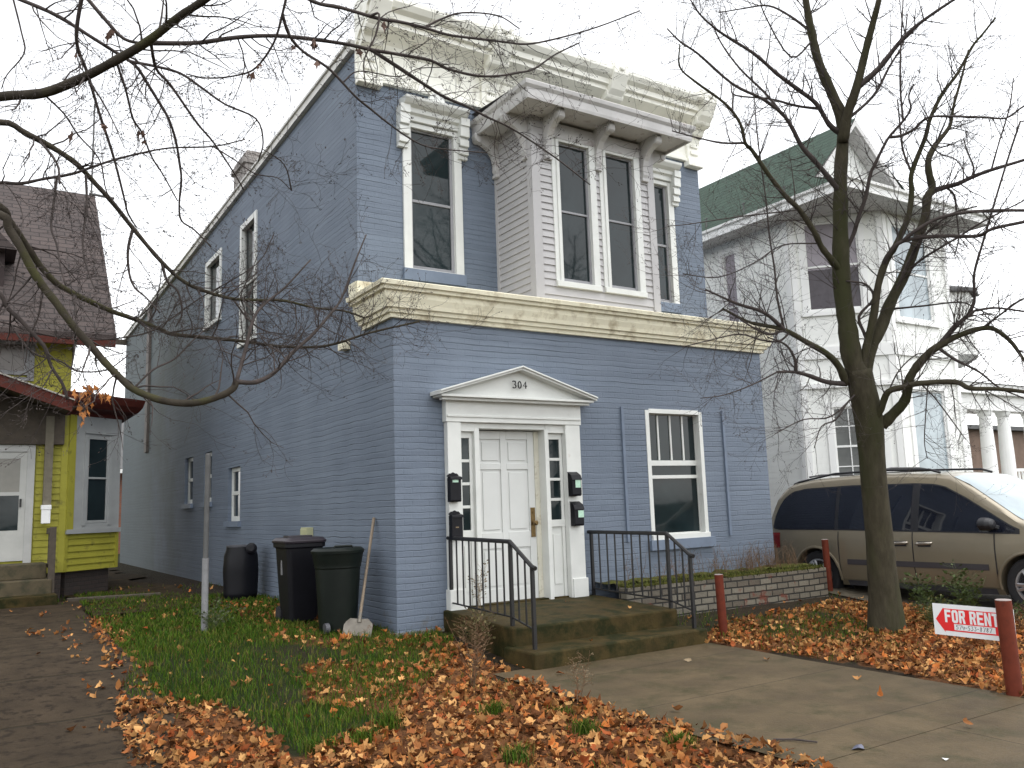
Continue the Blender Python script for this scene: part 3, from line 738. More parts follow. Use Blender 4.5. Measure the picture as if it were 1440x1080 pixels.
# door leaf
m = MB(); m.fbox(FL, 1.14, 2.07, .19, 2.36, -.17, -.13)
for a_, b_, c_, d_ in ((1.14, 1.24, .19, 2.36), (1.55, 1.64, .19, 2.36), (1.97, 2.07, .19, 2.36)): m.fbox(FL, a_, b_, c_, d_, -.13, -.112)
for a_, b_ in ((1.24, 1.55), (1.64, 1.97)):
    for c_, d_ in ((.19, .36), (.86, 1.06), (1.86, 1.94), (2.25, 2.36)): m.fbox(FL, a_, b_, c_, d_, -.13, -.113)
    for c_, d_ in ((.36, .86), (1.06, 1.86), (1.94, 2.25)): m.fbox(FL, a_+.035, b_-.035, c_+.035, d_-.035, -.13, -.119)
dr = m.build('door', 'door', house, bevel=.004)
m = MB(); m.fbox(FL, 2.07, 2.14, .17, 2.36, -.17, -.10); m.build('door_jamb', plain('yellowed jamb paint', (.62, .60, .50), .5, .12, 4, stain=((.36, .31, .22), 8, .56, .7)), sur)
m = MB(); m.fbox(FL, 1.985, 2.05, .98, 1.36, -.112, -.10); m.lathe(FL(2.018, 1.16, -.10), (0, -1, 0), [(0, .016), (.03, .014), (.04, .03), (.07, .033), (.085, .02)], 14); m.lathe(FL(2.018, 1.30, -.10), (0, -1, 0), [(0, .02), (.012, .018)], 12)
m.build('handle', 'brass', dr)
m = MB(); m.fbox(FL, .86, 2.50, .10, .20, -.2, .02); m.build('threshold', 'step', sur)
# electric box with pipe on the side wall
m = MB(); m.box(-.10, 0, 2.80, 3.06, 1.02, 1.18); m.box(-.115, -.10, 2.82, 3.04, 1.04, 1.16); 
eb = m.build('electric_box', plain('yellowed plastic', (.40, .40, .24), .5, .1, 6), house, bevel=.006)
m = MB(); m.tube([(-.03, 3.0, 1.02), (-.03, 3.0, .2)], .014, 8); m.build('conduit', 'greypl', eb)

# ------------------------------------------------------------------ letter boxes
def mailbox(label, x, z0, h, slant, style):
    t = thing('mailbox', label, 'mailbox', (x, -.10, z0))
    w_ = .15
    sp = [(0, 0), (.085, 0), (.10, .02), (.10, h*.66), (.075, h*.86), (.0, h)] if slant else [(0, 0), (.075, 0), (.085, .02), (.085, h*.82), (.0, h*.82)]
    m = MB(); m.prism([(x, -.095-o_, z0+z) for o_, z in sp], (w_, 0, 0)); m.build('body', 'blackpl', t, bevel=.006)
    m = MB()
    if slant:
        m.prism([(x-.006, -.095-o_, z0+z) for o_, z in ((.0, h+.004), (.078, h*.86+.004), (.106, h*.68), (.112, h*.68), (.083, h*.88+.004), (0, h+.012))], (w_+.012, 0, 0))
    else:
        pts = [(-.07*1, .82), (-.075, .9), (-.05, .96), (-.03, .955), (0, 1.0), (.03, .955), (.05, .96), (.075, .9), (.07, .82)]
        m.prism([(x+w_/2+a_, -.10, z0+h*b_) for a_, b_ in pts], (0, -.02, 0))
        m.prism([(x-.005, -.095-o_, z0+z) for o_, z in ((0, h*.86), (.092, h*.80), (.095, h*.74), (.102, h*.74), (.098, h*.83), (0, h*.89))], (w_+.01, 0, 0))
    m.build('lid', 'blackpl', t, bevel=.004)
    if style:
        a_, b_, c_, d_ = style
        m = MB(); m.box(x+a_, x+b_, -.0955-(.10 if slant else .085)-.003, -.0945-(.10 if slant else .085), z0+c_, z0+d_); m.build('sticker', 'sticker' if d_-c_ > .03 else 'drypale', t)
mailbox('upper black mailbox on the left door pilaster, scrolled top, pale sticker', .645, 1.46, .36, False, (.03, .11, .235, .285))
mailbox('lower black mailbox on the left door pilaster above the railing', .655, 1.02, .34, False, (.05, .09, .13, .145))
mailbox('upper black mailbox right of the door with large green sticker', 2.46, 1.49, .31, True, (.05, .135, .11, .215))
mailbox('lower black mailbox right of the door with tilted green sticker', 2.48, 1.10, .31, True, (.055, .145, .11, .20))

# ------------------------------------------------------------------ front steps, railings, planter
SX0, SX1 = .60, 2.86
t = thing('front_steps', 'two tier mossy concrete stoop in front of the white door', 'steps', (1.7, -1, -.25))
m = MB(); m.add([(SX0, -1.55, -.4), (SX1, -1.62, -.4), (SX1, -.0, -.4), (SX0, -.0, -.4), (SX0, -1.55, .125), (SX1, -1.62, .125), (SX1, -.0, .185), (SX0, -.0, .185)], [(0,3,2,1),(4,5,6,7),(0,1,5,4),(1,2,6,5),(2,3,7,6),(3,0,4,7)])
m.build('landing', 'step', t, bevel=.02)
m = MB(); m.box(SX0-.06, SX1+.06, -2.03, -1.45, -.42, -.065); m.build('step', 'step', t, bevel=.02)
def railing(label, x, ys_, zt, zb, nb):
    """ys_: wall post, bend post, end post; zt tops; zb feet"""
    t = thing('iron_railing', label, 'railing', (x, ys_[0], zb[0]))
    m = MB(); path = [(x, ys_[0]+.06, zt[0]), (x, ys_[1], zt[1]), (x, ys_[2], zt[2]), (x, ys_[2]-.06, zt[2]-.015)]
    m.tube(path, .024, 8); m.build('handrail', 'black', t)
    lo_ = [zb[0]+.09, zb[1]+.09, zb[2]+.20]
    m = MB(); m.tube([(x, ys_[i], lo_[i]) for i in range(3)], .011, 6); m.build('bottom_rail', 'black', t)
    for i in range(3):
        m = MB(); r_ = .018; m.box(x-r_, x+r_, ys_[i]-r_, ys_[i]+r_, zb[i]-.02, zt[i]); m.build('post', 'black', t)
    for seg, n_ in ((0, nb), (1, 2)):
        for k in range(1, n_+1):
            f = k/(n_+1); y_ = ys_[seg]+(ys_[seg+1]-ys_[seg])*f
            m = MB(); m.box(x-.0075, x+.0075, y_-.0075, y_+.0075, lo_[seg]+(lo_[seg+1]-lo_[seg])*f, zt[seg]+(zt[seg+1]-zt[seg])*f); m.build('baluster', 'black', t)
railing('black iron stair railing on the left edge of the stoop', .68, (-.08, -1.42, -1.83), (1.03, 1.01, .76), (.18, .13, -.07), 8)
railing('black iron stair railing on the right edge beside the planter', 2.82, (-.08, -1.55, -1.92), (1.01, 1.0, .76), (.18, .13, -.07), 8)
t = thing('brick_planter', 'low weathered brick planter wall under the lower front window', 'planter', (4.9, -.3, -.2))
m = MB(); m.box(2.90, 6.86, -.66, -.50, -.5, .30); m.box(6.70, 6.86, -.50, .3, -.5, .30); m.build('wall', 'planter', t, bevel=.012)
m = MB(); nn_ = 40
vs = [(2.9+3.8*i/nn_, -.52+.52*j/5, .31+.06*vnoise(i*.7, j*.9)+.05*j/5*0) for j in range(6) for i in range(nn_+1)]
m.add(vs, [(j*(nn_+1)+i, j*(nn_+1)+i+1, (j+1)*(nn_+1)+i+1, (j+1)*(nn_+1)+i) for j in range(5) for i in range(nn_)])
m.box(2.92, 6.70, -.66, -.52, .302, .325)
m.build('soil', 'moss', t, smooth=False)
# ragged moss that hangs over the planter's front edge
m = MB(); rng = random.Random(21)
for i in range(2600):
    x = rng.uniform(2.92, 6.84); y = rng.uniform(-.67, -.45); blade(m, x, y, .31+rng.uniform(-.02, .02), rng.uniform(.015, .06), rng, .006, [(.085, .098, .020), (.065, .078, .016), (.10, .09, .03), (.04, .05, .012)])
mo_ = m.build('moss', 'grass', t); mo_['kind'] = 'stuff'
# ------------------------------------------------------------------ yellow clapboard house
yh = thing('clapboard_house', 'yellow clapboard house with red shingle roof left of the blue house', 'house', (-4, 8, 0))
YY = 8.0
FY = frame((0, YY, 0), (1, 0, 0), (0, -1, 0))
XR = -2.74
m = MB()
lap_siding(m, FY, -9.5, -4.25, .5, 4.75, .115); lap_siding(m, FY, -3.22, XR, .5, 2.9, .115)
lap_siding(m, FY, -4.25, -3.22, 2.7, 3.95, .115); lap_siding(m, FY, -3.22, XR, 2.9, 4.75, .115); lap_siding(m, FY, -4.25, -4.20, 3.95, 4.75, .115)
m.box(-9.5, XR, YY, YY+.1, .5, 4.75)
FYE = frame((XR, 0, 0), (0, 1, 0), (1, 0, 0)); lap_siding(m, FYE, YY, 15.5, .5, 4.75, .115); m.box(XR-.1, XR, YY+.1, 15.5, .5, 4.75)
m.prism([(XR, YY, 4.75), (XR, 15.5, 4.75), (XR, 12.2, 8.6)], (-.1, 0, 0)); m.quad((-9.5, 15.5, 0), (XR, 15.5, 0), (XR, 15.5, 4.75), (-9.5, 15.5, 4.75))
yw = m.build('wall', 'yellow', yh)
m = MB(); m.fbox(FY, XR-.09, XR+.02, .5, 4.75, 0, .03); m.build('corner_board', 'yellow', yh)
m = MB(); m.box(-9.5, XR-.02, YY+.06, YY+.2, -.4, .5); m.box(XR-.2, XR-.02, YY, 15.4, -.4, .5); m.build('foundation', 'foundation', yh)
# main roof: eave to the street, ridge parallel to it
ez, ey, rz_, ry = 4.72, 7.45, 9.02, 12.3; rx = -1.97
m = MB()
m.add([(-9.8, ey, ez), (rx-.09, ey, ez), (rx, ry, rz_), (-9.8, ry, rz_), (-9.8, ey, ez-.10), (rx-.09, ey, ez-.10), (rx, ry, rz_-.10), (-9.8, ry, rz_-.10)], [(0,1,2,3),(4,7,6,5),(0,4,5,1),(1,5,6,2),(2,6,7,3)])
m.quad((-9.8, ry, rz_), (rx, ry, rz_), (rx, 16.5, 5), (-9.8, 16.5, 5))
rf = m.build('roof', 'shingle', yh)
m = MB(); m.box(-9.8, rx-.10, ey-.02, ey+.06, ez-.22, ez-.10); m.quad((-9.8, ey+.06, ez-.2), (rx-.1, ey+.06, ez-.2), (rx-.1, YY, ez-.12), (-9.8, YY, ez-.12)); m.build('eave_board', 'maroon', rf)
# dormer cut by the picture edge
m = MB(); m.box(-5.4, -3.84, 8.55, 11, 5.0, 6.35)
dm = m.build('dormer', 'darkred', rf)
m = MB(); m.prism([(-5.6, 8.3, 6.35), (-3.66, 8.3, 6.35), (-4.62, 8.3, 7.35)], (0, 4, 0)); m.build('dormer_roof', 'shingle', rf)
# upstairs window; a grey brown reflection is painted into the pane colour
win = sash_window(yh, FY, -4.2, -3.42, 3.98, 4.6, .02, .06, 0, plain('pane with painted reflection', (.10, .085, .075), .3, .25, 4), 'galvlow')
m = MB(); m.fbox(FY, -3.42, -3.32, 3.94, 4.62, 0, .05); m.fbox(FY, -4.3, -3.32, 3.88, 3.94, 0, .07); m.build('casing', 'galvlow', win)
# gabled door hood with red rake boards
ax, az, hy = -3.95, 3.86, 6.95
hd = MB()
for s in (1, -1):
    ex, ezz = ax+s*1.17, az-.36*1.17
    hd.prism([(ax, hy, az), (ex, hy, ezz), (ex, hy, ezz-.20), (ax, hy, az-.20)], (0, .05, 0))
hood = hd.build('door_hood', 'maroon', yh)
m = MB()
for s in (1, -1):
    ex, ezz = ax+s*1.2, az-.36*1.2
    m.prism([(ax, hy-.03, az), (ex, hy-.03, ezz), (ex, hy-.03, ezz+.025), (ax, hy-.03, az+.025)], (0, 1.07, 0))
m.build('hood_roof', plain('pale hood roofing', (.34, .32, .28), .8, .15, 4), hood)
m = MB()
for s in (1, -1):
    ex, ezz = ax+s*1.15, az-.36*1.15; m.quad((ax, hy+.05, az-.16), (ex, hy+.05, ezz-.16), (ex, YY, ezz-.16), (ax, YY, az-.16))
m.prism([(ax-1.15, 7.86, 2.75), (ax+1.15, 7.86, 2.75), (ax+1.15, 7.86, 3.28), (ax, 7.86, 3.68), (ax-1.15, 7.86, 3.28)], (0, .10, 0)); m.build('hood_ceiling_shade', 'darkwood', hood)  # ceiling, plus a dark board standing in for shade under the hood
m = MB(); m.box(-3.10, -2.97, 7.85, 7.98, 1.55, 3.25); m.build('post', plain('grey brown post', (.17, .15, .11), .8, .2, 6), hood)
# storm door; white of door and frame lowered to stand for shade
greyd = plain('shade toned white frame', (.44, .44, .42), .6, .1, 3)
FD = frame((0, 7.98, 0), (1, 0, 0), (0, -1, 0))
m = MB(); m.fbox(FD, -4.35, -4.23, .68, 2.72, -.05, .04); m.fbox(FD, -3.36, -3.24, .68, 2.72, -.05, .04); m.fbox(FD, -4.35, -3.24, 2.62, 2.74, -.05, .045)
df = m.build('door_frame', greyd, yh)
m = MB(); m.fbox(FD, -4.23, -3.36, .74, 2.62, -.04, .0); m.fbox(FD, -4.23, -3.36, .74, 1.26, .0, .012); m.fbox(FD, -3.46, -3.36, 1.26, 2.62, 0, .012); m.fbox(FD, -4.23, -4.13, 1.26, 2.62, 0, .012); m.fbox(FD, -4.13, -3.46, 2.5, 2.62, 0, .012); m.fbox(FD, -4.13, -3.46, 1.86, 1.92, 0, .012)
dd = m.build('storm_door', plain('shade toned white door', (.46, .46, .43), .5, .1, 3), yh)
m = MB(); m.fbox(FD, -4.13, -3.46, 1.26, 1.86, .0, .006); m.build('glazing', 'glass', dd)
m = MB(); m.fbox(FD, -4.13, -3.46, 1.92, 2.5, .0, .006); m.build('upper_glazing', plain('hazy curtain glass', (.24, .23, .20), .2, .12, 3), dd)
m = MB(); m.fbox(FD, -3.45, -3.42, 1.66, 1.80, .012, .04); m.build('handle', 'black', dd)
# letter box on the post
t = thing('mailbox', 'small pale mailbox on the wall beside the yellow house door', 'mailbox', (-3.05, 7.84, 1.35))
m = MB(); m.box(-3.12, -2.98, 7.74, 7.85, 1.36, 1.66); m.build('body', 'wtrim', t, bevel=.01)
m = MB(); m.box(-3.13, -2.97, 7.73, 7.852, 1.60, 1.68); m.build('lid', 'wtrim', t, bevel=.008)
# steps and handrail
t = thing('door_steps', 'worn concrete door steps of the yellow house', 'steps', (-3.8, 7.4, 0))
for i, (y0, z1, x1) in enumerate(((6.55, .22, -2.92), (6.95, .45, -2.98), (7.3, .70, -3.04))):
    m = MB(); m.box(-5.0, x1, y0, 7.93, -.2 if i == 0 else z1-.25, z1); m.build('step', plain('tan step paint', (.075, .058, .030), .8, .25, 5, .2, 40, stain=((.03, .03, .012), 4, .5, .65)) if i else 'step', t, bevel=.015)
t = thing('stair_railing', 'dark railing post beside the yellow house steps', 'railing', (-3.0, 7.1, .2))
m = MB(); m.box(-3.04, -2.94, 6.98, 7.08, .1, 1.30); m.build('post', 'darkwood', t, bevel=.008)
m = MB(); m.box(-3.02, -2.96, 7.08, 7.9, 1.18, 1.28); m.box(-3.02, -2.96, 7.08, 7.9, .62, .68); m.build('handrail', 'darkwood', t)
for k in range(3):
    m = MB(); m.box(-3.005, -2.975, 7.26+.2*k, 7.29+.2*k, .68, 1.18); m.build('baluster', 'darkwood', t)
# canted bay with a flat cornice
A0 = Vector((-2.74, 7.99, 0)); dv = Vector((.816, .578, 0)); nv = Vector((.578, -.816, 0)); BLn = 1.17
FBY = frame(A0, dv, nv)
m = MB(); lap_siding(m, FBY, .05, BLn, .5, 1.22, .115, .02, .01); m.fbox(FBY, 0, BLn, .5, 3.4, -.5, .008)
B1 = A0+dv*BLn; m.box(B1.x-.3, B1.x-.01, B1.y+.05, 13, .5, 3.4)
FBS = frame((B1.x, 0, 0), (0, 1, 0), (1, 0, 0)); lap_siding(m, FBS, B1.y, 13, .5, 1.22, .115)
bo = m.build('bay', 'yellow', yh)
m = MB(); m.fbox(FBY, 0, .14, 1.22, 3.32, .008, .06); m.fbox(FBY, 0, .06, .5, 1.22, .008, .04); m.fbox(FBY, BLn-.05, BLn+.01, .5, 1.22, .008, .045)
m.build('corner_board', 'yellow', bo)
greyw = plain('grey white bay trim', (.34, .35, .345), .6, .1, 3, .05, 40)
m = MB(); m.fbox(FBY, .10, .40, 1.22, 3.32, .008, .045); m.fbox(FBY, .90, BLn, 1.22, 3.32, .008, .045); m.fbox(FBY, .40, .90, 2.92, 3.32, .008, .045); m.fbox(FBY, .40, .90, 1.22, 1.34, .008, .045); m.fbox(FBY, .0, BLn+.03, 1.16, 1.24, .008, .075)
m.fbox(FBY, .33, .40, 1.3, 2.95, .045, .065); m.fbox(FBY, .90, .97, 1.3, 2.95, .045, .065); m.fbox(FBY, .33, .97, 2.98, 3.03, .045, .075); m.fbox(FBS, B1.y+.02, 13, 1.22, 3.32, .0, .03)
m.build('bay_panel', greyw, bo)
sash_window(bo, FBY, .40, .90, 1.34, 2.92, .012, .04, .52, 'glass', greyw, name='sash')
cs = [(0, 3.28), (.06, 3.30), (.08, 3.36), (.30, 3.42), (.38, 3.52), (.42, 3.66), (0, 3.74)]
MB().sweep(cs, [A0-dv*.15, B1, Vector((B1.x, 13, 0))]).build('bay_cornice', 'maroon', bo)
m = MB(); q = [A0, B1, Vector((B1.x, 13, 0)), Vector((-2.9, 13, 0))]; m.poly([(p.x, p.y, 3.72) for p in q]); m.build('bay_roof', 'greyroof', bo)
m = MB(); m.fbox(FBY, .1, BLn-.12, -.4, .5, -.5, -.05); m.box(B1.x-.3, B1.x-.12, B1.y, 13, -.4, .5); m.build('bay_footing', 'foundation', bo)
# aerial on the ridge
m = MB(); m.tube([(-2.05, 12.3, 9.0), (-2.05, 12.3, 11.3)], .02, 6)
for z in (9.6, 10.1, 10.6, 11.1): m.tube([(-2.4, 12.3, z), (-1.7, 12.3, z)], .008, 5)
m.tube([(-2.1, 12.3, 9.05), (-1.55, 12.3, 9.02)], .03, 6); m.build('aerial', 'galv', yh)

# brick building seen through the gap, brown house behind the porch
gb = thing('brick_building', 'small orange brick building seen through the gap between yellow and blue houses', 'building', (1, 30, 0))
m = MB(); m.box(-2, 6, 28, 36, -.3, 3.3); m.build('wall', 'redbrick', gb)
m = MB(); m.prism([(-2.3, 27.7, 3.3), (6.3, 27.7, 3.3), (6.3, 32, 5.6), (-2.3, 32, 5.6)], (0, .0, .1)); m.build('roof', 'greyroof', gb)
m = MB(); m.box(-2.3, 6.3, 27.6, 27.7, 3.2, 3.36); m.build('gutter', 'wtrim', gb)

# ------------------------------------------------------------------ white house
wh = thing('white_house', 'white two storey house with green gabled roof behind the van', 'house', (12, 4, 0))
WX, C0, C1, XE = 10.6, (10.6, 2.5), (11.95, 1.15), 14.25
FWW = frame((WX, 0, 0), (0, 1, 0), (-1, 0, 0))
cd = Vector((1.35, -1.35, 0)); CL = cd.length; FC = frame((WX, 2.5, 0), cd/CL, (-.7071, -.7071, 0))
FWF = frame((0, 1.15, 0), (1, 0, 0), (0, -1, 0))
def sw(mb, fr, u0, u1, z0, z1, holes=()):
    """clapboards with openings"""
    us = sorted({u0, u1, *[h[0] for h in holes], *[h[1] for h in holes]})
    for i in range(len(us)-1):
        uc = (us[i]+us[i+1])/2; hs = sorted([(h[2], h[3]) for h in holes if h[0] < uc < h[1]]); z = z0
        for a_, b_ in hs+[(z1, z1)]:
            if a_ > z+.01: lap_siding(mb, fr, us[i], us[i+1], z, a_, .125, .003, .0)
            z = b_
m = MB()
HW = [(4.02, 4.42, 4.5, 7.1)]
HC = [(.30, 1.42, 5.28, 7.25), (.58, 1.55, 1.55, 3.22)]
HF = [(12.25, 13.55, 5.05, 7.15), (12.40, 13.62, 1.55, 3.55)]
sw(m, FWW, 2.5, 13, .3, 7.5, HW); sw(m, FC, 0, CL, .3, 7.5, HC); sw(m, FWF, 11.95, XE, .3, 7.5, HF)
FWE = frame((XE, 0, 0), (0, 1, 0), (1, 0, 0)); lap_siding(m, FWE, 1.15, 6, .3, 7.5, .25)
m.poly([(WX, 13, 7.45), (XE+3, 13, 7.45), (XE+3, 6, 7.45), (XE, 1.15, 7.45), (11.95, 1.15, 7.45), (WX, 2.5, 7.45)])
m.quad((XE, 6, .3), (XE+6.5, 6, .3), (XE+6.5, 6, 7.5), (XE, 6, 7.5))
wwall = m.build('wall', 'whouse', wh)
m = MB()
for fr, u in ((FWW, 2.5), (FC, 0), (FC, CL-.12), (FWF, 11.95), (FWF, XE-.12)):
    a_ = u if fr != FWW else u
    m.fbox(fr, a_, a_+.12, .3, 7.45, .0, .035)
m.fbox(FC, 0, CL, 4.25, 4.5, 0, .06); m.fbox(FWF, 11.95, XE, 4.25, 4.5, 0, .06); m.fbox(FC, 0, CL, 3.62, 3.72, 0, .08); m.fbox(FWF, 11.95, XE, 3.72, 3.82, 0, .08)
for u in (12.0, 13.7): m.fbox(FWF, u, u+.4, 1.2, 1.25, 0, .05)
m.build('trim', 'wtrim', wh)
def wwin(fr, h, glassm, mid=.5, mun=None, upper=None):
    w_ = sash_window(wh, fr, *h, -.05, .05, mid, glassm, 'wtrim', mun)
    m = MB(); u0, u1, z0, z1 = h
    m.fbox(fr, u0-.12, u0+.01, z0-.05, z1+.1, -.05, .03); m.fbox(fr, u1-.01, u1+.12, z0-.05, z1+.1, -.05, .03); m.fbox(fr, u0+.01, u1-.01, z1-.01, z1+.1, -.05, .03); m.fbox(fr, u0-.16, u1+.16, z0-.1, z0-.02, -.02, .07)
    m.build('casing', 'wtrim', w_)
    return w_
wwin(FWW, HW[0], 'curtain'); wwin(FC, HC[0], 'curtain')
h = HC[1]; wwin(FC, h, 'glass2', .5, [('v', h[0]+(h[1]-h[0])*k/3, h[2]+.06, h[3]-.05) for k in (1, 2)] + [('h', h[2]+(h[3]-h[2])*f, h[0]+.05, h[1]-.05) for f in (.25, .75)])
wwin(FWF, HF[0], 'palepane'); wwin(FWF, HF[1], 'palepane', 0)
m = MB(); m.fbox(FC, HC[0][0]+.05, HC[0][1]-.05, 5.34, 6.2, -.036, -.030); m.build('screen', plain('dark insect screen', (.085, .075, .085), .6, .15, 6), wh)
# roof: eaves round the front, gable facing the street
EX0, EX1, EY, EZ = 9.98, 15.1, .5, 7.5
RX, RZ = 12.12, 9.72
m = MB()
GY = 2.0
SLP = (RZ-EZ)/(RX-EX0); m.poly([(EX0, 13, EZ), (EX0, EY, EZ), (10.5, GY-.37, EZ+SLP*(10.5-EX0)), (RX, GY-.37, RZ), (RX, 13, RZ)]); m.quad((EX1, 13, EZ), (EX1, EY+1.2, EZ), (RX, GY-.25, RZ), (RX, 13, RZ))
rfw = m.build('roof', 'greenroof', wh)
m = MB(); gx0, gx1, gz0 = 10.62, 13.78, 8.10
m.prism([(gx0, GY, gz0), (gx1, GY, gz0), (RX, GY, RZ-.08)], (0, .1, 0)); gab = m.build('gable', 'whouse', wh)
m = MB()
for X_ in (10.5, gx1+.25):
    zb_ = gz0-.12 if X_ > 11 else EZ+SLP*(10.5-EX0)-.07
    for o0, o1, dz in ((-.30, -.02, -.07), (-.36, -.30, -.02)):
        m.prism([(X_, GY+o0, zb_+dz), (RX, GY+o0, RZ+dz), (RX, GY+o0, RZ-.16+dz), (X_, GY+o0, zb_-.16+dz)], (0, o1-o0, 0))
m.build('rake_board', 'soffit', wh)
m = MB(); m.add([(EX0, EY, EZ), (EX1, EY, EZ), (EX1-.5, GY+.1, 8.2), (EX0+.75, GY+.1, 8.2)], [(0, 1, 2, 3)]); m.build('pent_roof', 'greyroof', wh)
m = MB()
m.poly([(EX0, 13, EZ-.14), (WX, 13, EZ-.14), (WX, 2.5, EZ-.14), (11.95, 1.15, EZ-.14), (XE, 1.15, EZ-.14), (XE, 6, EZ-.14), (EX1, 6, EZ-.14), (EX1, EY, EZ-.14), (EX0, EY, EZ-.14)])
m.build('soffit', 'soffit', wh)
MB().sweep([(-.02, EZ-.16), (0, EZ-.16), (.01, EZ-.02), (.07, EZ), (.08, EZ+.05), (-.02, EZ+.06)], [(EX0, 13), (EX0, EY), (EX1, EY), (EX1, 6)]).build('fascia', 'wtrim', wh)
for k in range(4):
    y_ = 2.2+1.15*k; x_ = EX0+.25
    m = MB(); m.tube([(x_, y_, EZ+.2), (x_, y_, EZ+.48)], .015, 5); m.tube([(x_, y_-.05, EZ+.46), (x_, y_+.05, EZ+.46)], .012, 5); m.build('snow_guard', 'galv', rfw)
m = MB(); m.box(WX+.05, XE-.05, 2.6, 13, -.4, .3); m.poly([(WX+.05, 2.55, .3), (11.97, 1.2, .3), (XE-.05, 1.2, .3), (XE-.05, 2.6, .3)]); m.box(11.97, XE-.03, 1.2, 2.6, -.4, .3); m.build('foundation', 'foundation', wh)
# small side turret further back
m = MB(); m.lathe((21.6, 5.6, 0), (0, 0, 1), [(5.2, .45), (5.5, .95), (7.45, .95)], 8)
tu = m.build('turret', 'whouse', wh)
m = MB(); m.lathe((21.6, 5.6, 0), (0, 0, 1), [(7.45, 1.15), (7.55, 1.15), (7.9, .1)], 8); m.build('turret_roof', 'greyroof', tu)
# front porch with columns
PX0, PX1, PY = 14.3, 23.5, 2.9
m = MB(); m.box(PX0, PX1, PY-.25, PY+.15, 3.45, 3.95); m.box(PX0, PX1, PY-.40, PY-.25, 3.85, 4.12); m.box(PX0, PX1, PY+.15, 5.9, 3.85, 4.05)
po = m.build('porch', 'wtrim', wh)
m = MB(); m.add([(PX0, PY-.45, 4.13), (PX1, PY-.45, 4.13), (PX1, 5.95, 4.6), (PX0, 5.95, 4.6)], [(0, 1, 2, 3)]); m.build('porch_roof', 'greyroof', po)
for xc in (17.15, 18.35, 19.25, 20.6):
    m = MB(); m.lathe((xc, PY-.05, 0), (0, 0, 1), [(1.55, .22), (1.62, .22), (1.64, .185), (1.72, .18), (2.4, .175), (3.30, .145), (3.34, .17), (3.45, .20)], 18); m.build('column', 'wtrim', po, smooth=False)
for xc, w2 in ((19.25, .38), (17.9, 1.2)):
    m = MB(); m.box(xc-w2, xc+w2, PY-.35, PY+.25, -.3, 1.44); m.box(xc-w2-.05, xc+w2+.05, PY-.40, PY+.30, 1.44, 1.56); m.build('pedestal', 'wtrim', po, bevel=.01)
m = MB(); m.box(14.3, 24, 2.6, 5.9, -.3, .9); m.box(19.6, 24, PY-.08, PY, 1.85, 1.93); m.box(19.6, 24, PY-.08, PY, 1.1, 1.16)
for k in range(24): m.box(19.75+k*.17, 19.79+k*.17, PY-.06, PY-.02, 1.16, 1.85)
m.build('porch_floor', 'wtrim', po)
bh = thing('brown_house', 'brick house glimpsed behind the white porch columns', 'house', (24, 9, 0))
m = MB(); m.box(20.9, 34, 8, 16, -.3, 3.6); m.build('wall', plain('brown porch brick', (.17, .115, .085), .85, .2, 3, .2, 30), bh)
m = MB(); m.box(20.5, 34.5, 7.7, 16, 3.6, 3.75); m.build('roof', 'greyroof', bh)
m = MB(); m.box(21.6, 22.6, 7.95, 8, 1.5, 3.4); w_ = m.build('window', 'wtrim', bh); m = MB(); m.box(21.7, 22.5, 7.93, 7.955, 1.6, 3.3); m.build('pane', 'glass', w_)
# ------------------------------------------------------------------ minivan in the drive between the houses
S = 1.10; VX = 7.40; VY = 1.06; VZ = -.235
van = thing('minivan', 'tan minivan parked in the driveway beside the blue house', 'van', (VX+1.05, VY-2.8, VZ))
def VP(l, w_, z): return Vector((VX + S*w_, VY - S*l, VZ + S*z))     # l from the rear bumper, w from the near flank
CW = .99
def interp(t, pts):
    if t <= pts[0][0]: return pts[0][1]
    for (a_, b_), (c_, d_) in zip(pts, pts[1:]):
        if t <= c_:
            f = (t-a_)/(c_-a_); return b_+(d_-b_)*f
    return pts[-1][1]
TOP = [(0, .72), (.06, .98), (.14, 1.22), (.26, 1.48), (.36, 1.60), (.50, 1.67), (.9, 1.725), (1.6, 1.75), (2.4, 1.74), (2.85, 1.71), (3.05, 1.68), (3.3, 1.56), (3.6, 1.36), (3.9, 1.15), (4.0, 1.09), (4.3, 1.04), (4.6, .97), (4.82, .88), (4.95, .75), (5.05, .56)]
BELT = [(0, .95), (1, .965), (3.9, .93), (4.2, .95), (5.05, .9)]
HWD = [(0, .80), (.08, .90), (.25, .955), (.6, .98), (1.2, .99), (3.6, .99), (4.2, .975), (4.6, .93), (4.9, .80), (5.05, .62)]
def hw_at(l, z):
    """half width of the body side at height z"""
    h = interp(l, HWD); zb = interp(l, BELT)
    low = [(.20, -.10), (.30, -.035), (.48, .0), (.70, .006), (.86, -.004), (.93, -.022)]
    if z <= zb: return h + interp(z/zb*.93, low)
    q = z-zb
    return h - .022 - .16*q - .16*q*q
st = [0, .03, .06, .10, .14, .2, .26, .32, .4, .5, .65, .8] + [.9+.15*i for i in range(14)] + [3.05, 3.2, 3.35, 3.5, 3.65, 3.8, 3.9, 4.0, 4.1, 4.2, 4.3, 4.45, 4.6, 4.7, 4.8, 4.88, 4.95, 5.0, 5.05]
rows = []
for l in st:
    zt = interp(l, TOP); zb = min(interp(l, BELT), zt-.08); half = []
    for f in (.20, .25, .32, .42, .52, .62, .70, .80, .87): half.append((min(f, zt-.1), None))
    half = [z for z, _ in half] + [zb] + [zb+(zt-.06-zb)*k/6 for k in range(1, 7)]
    pts = [(hw_at(l, z), z) for z in half]
    wt, z_ = pts[-1]
    pts += [(wt-.035, zt-.025), (wt-.10, zt-.005), (wt*.6, zt+.012), (wt*.3, zt+.02), (0, zt+.022)]
    rows.append(pts)
m = MB(); n = len(rows[0]); ring = []
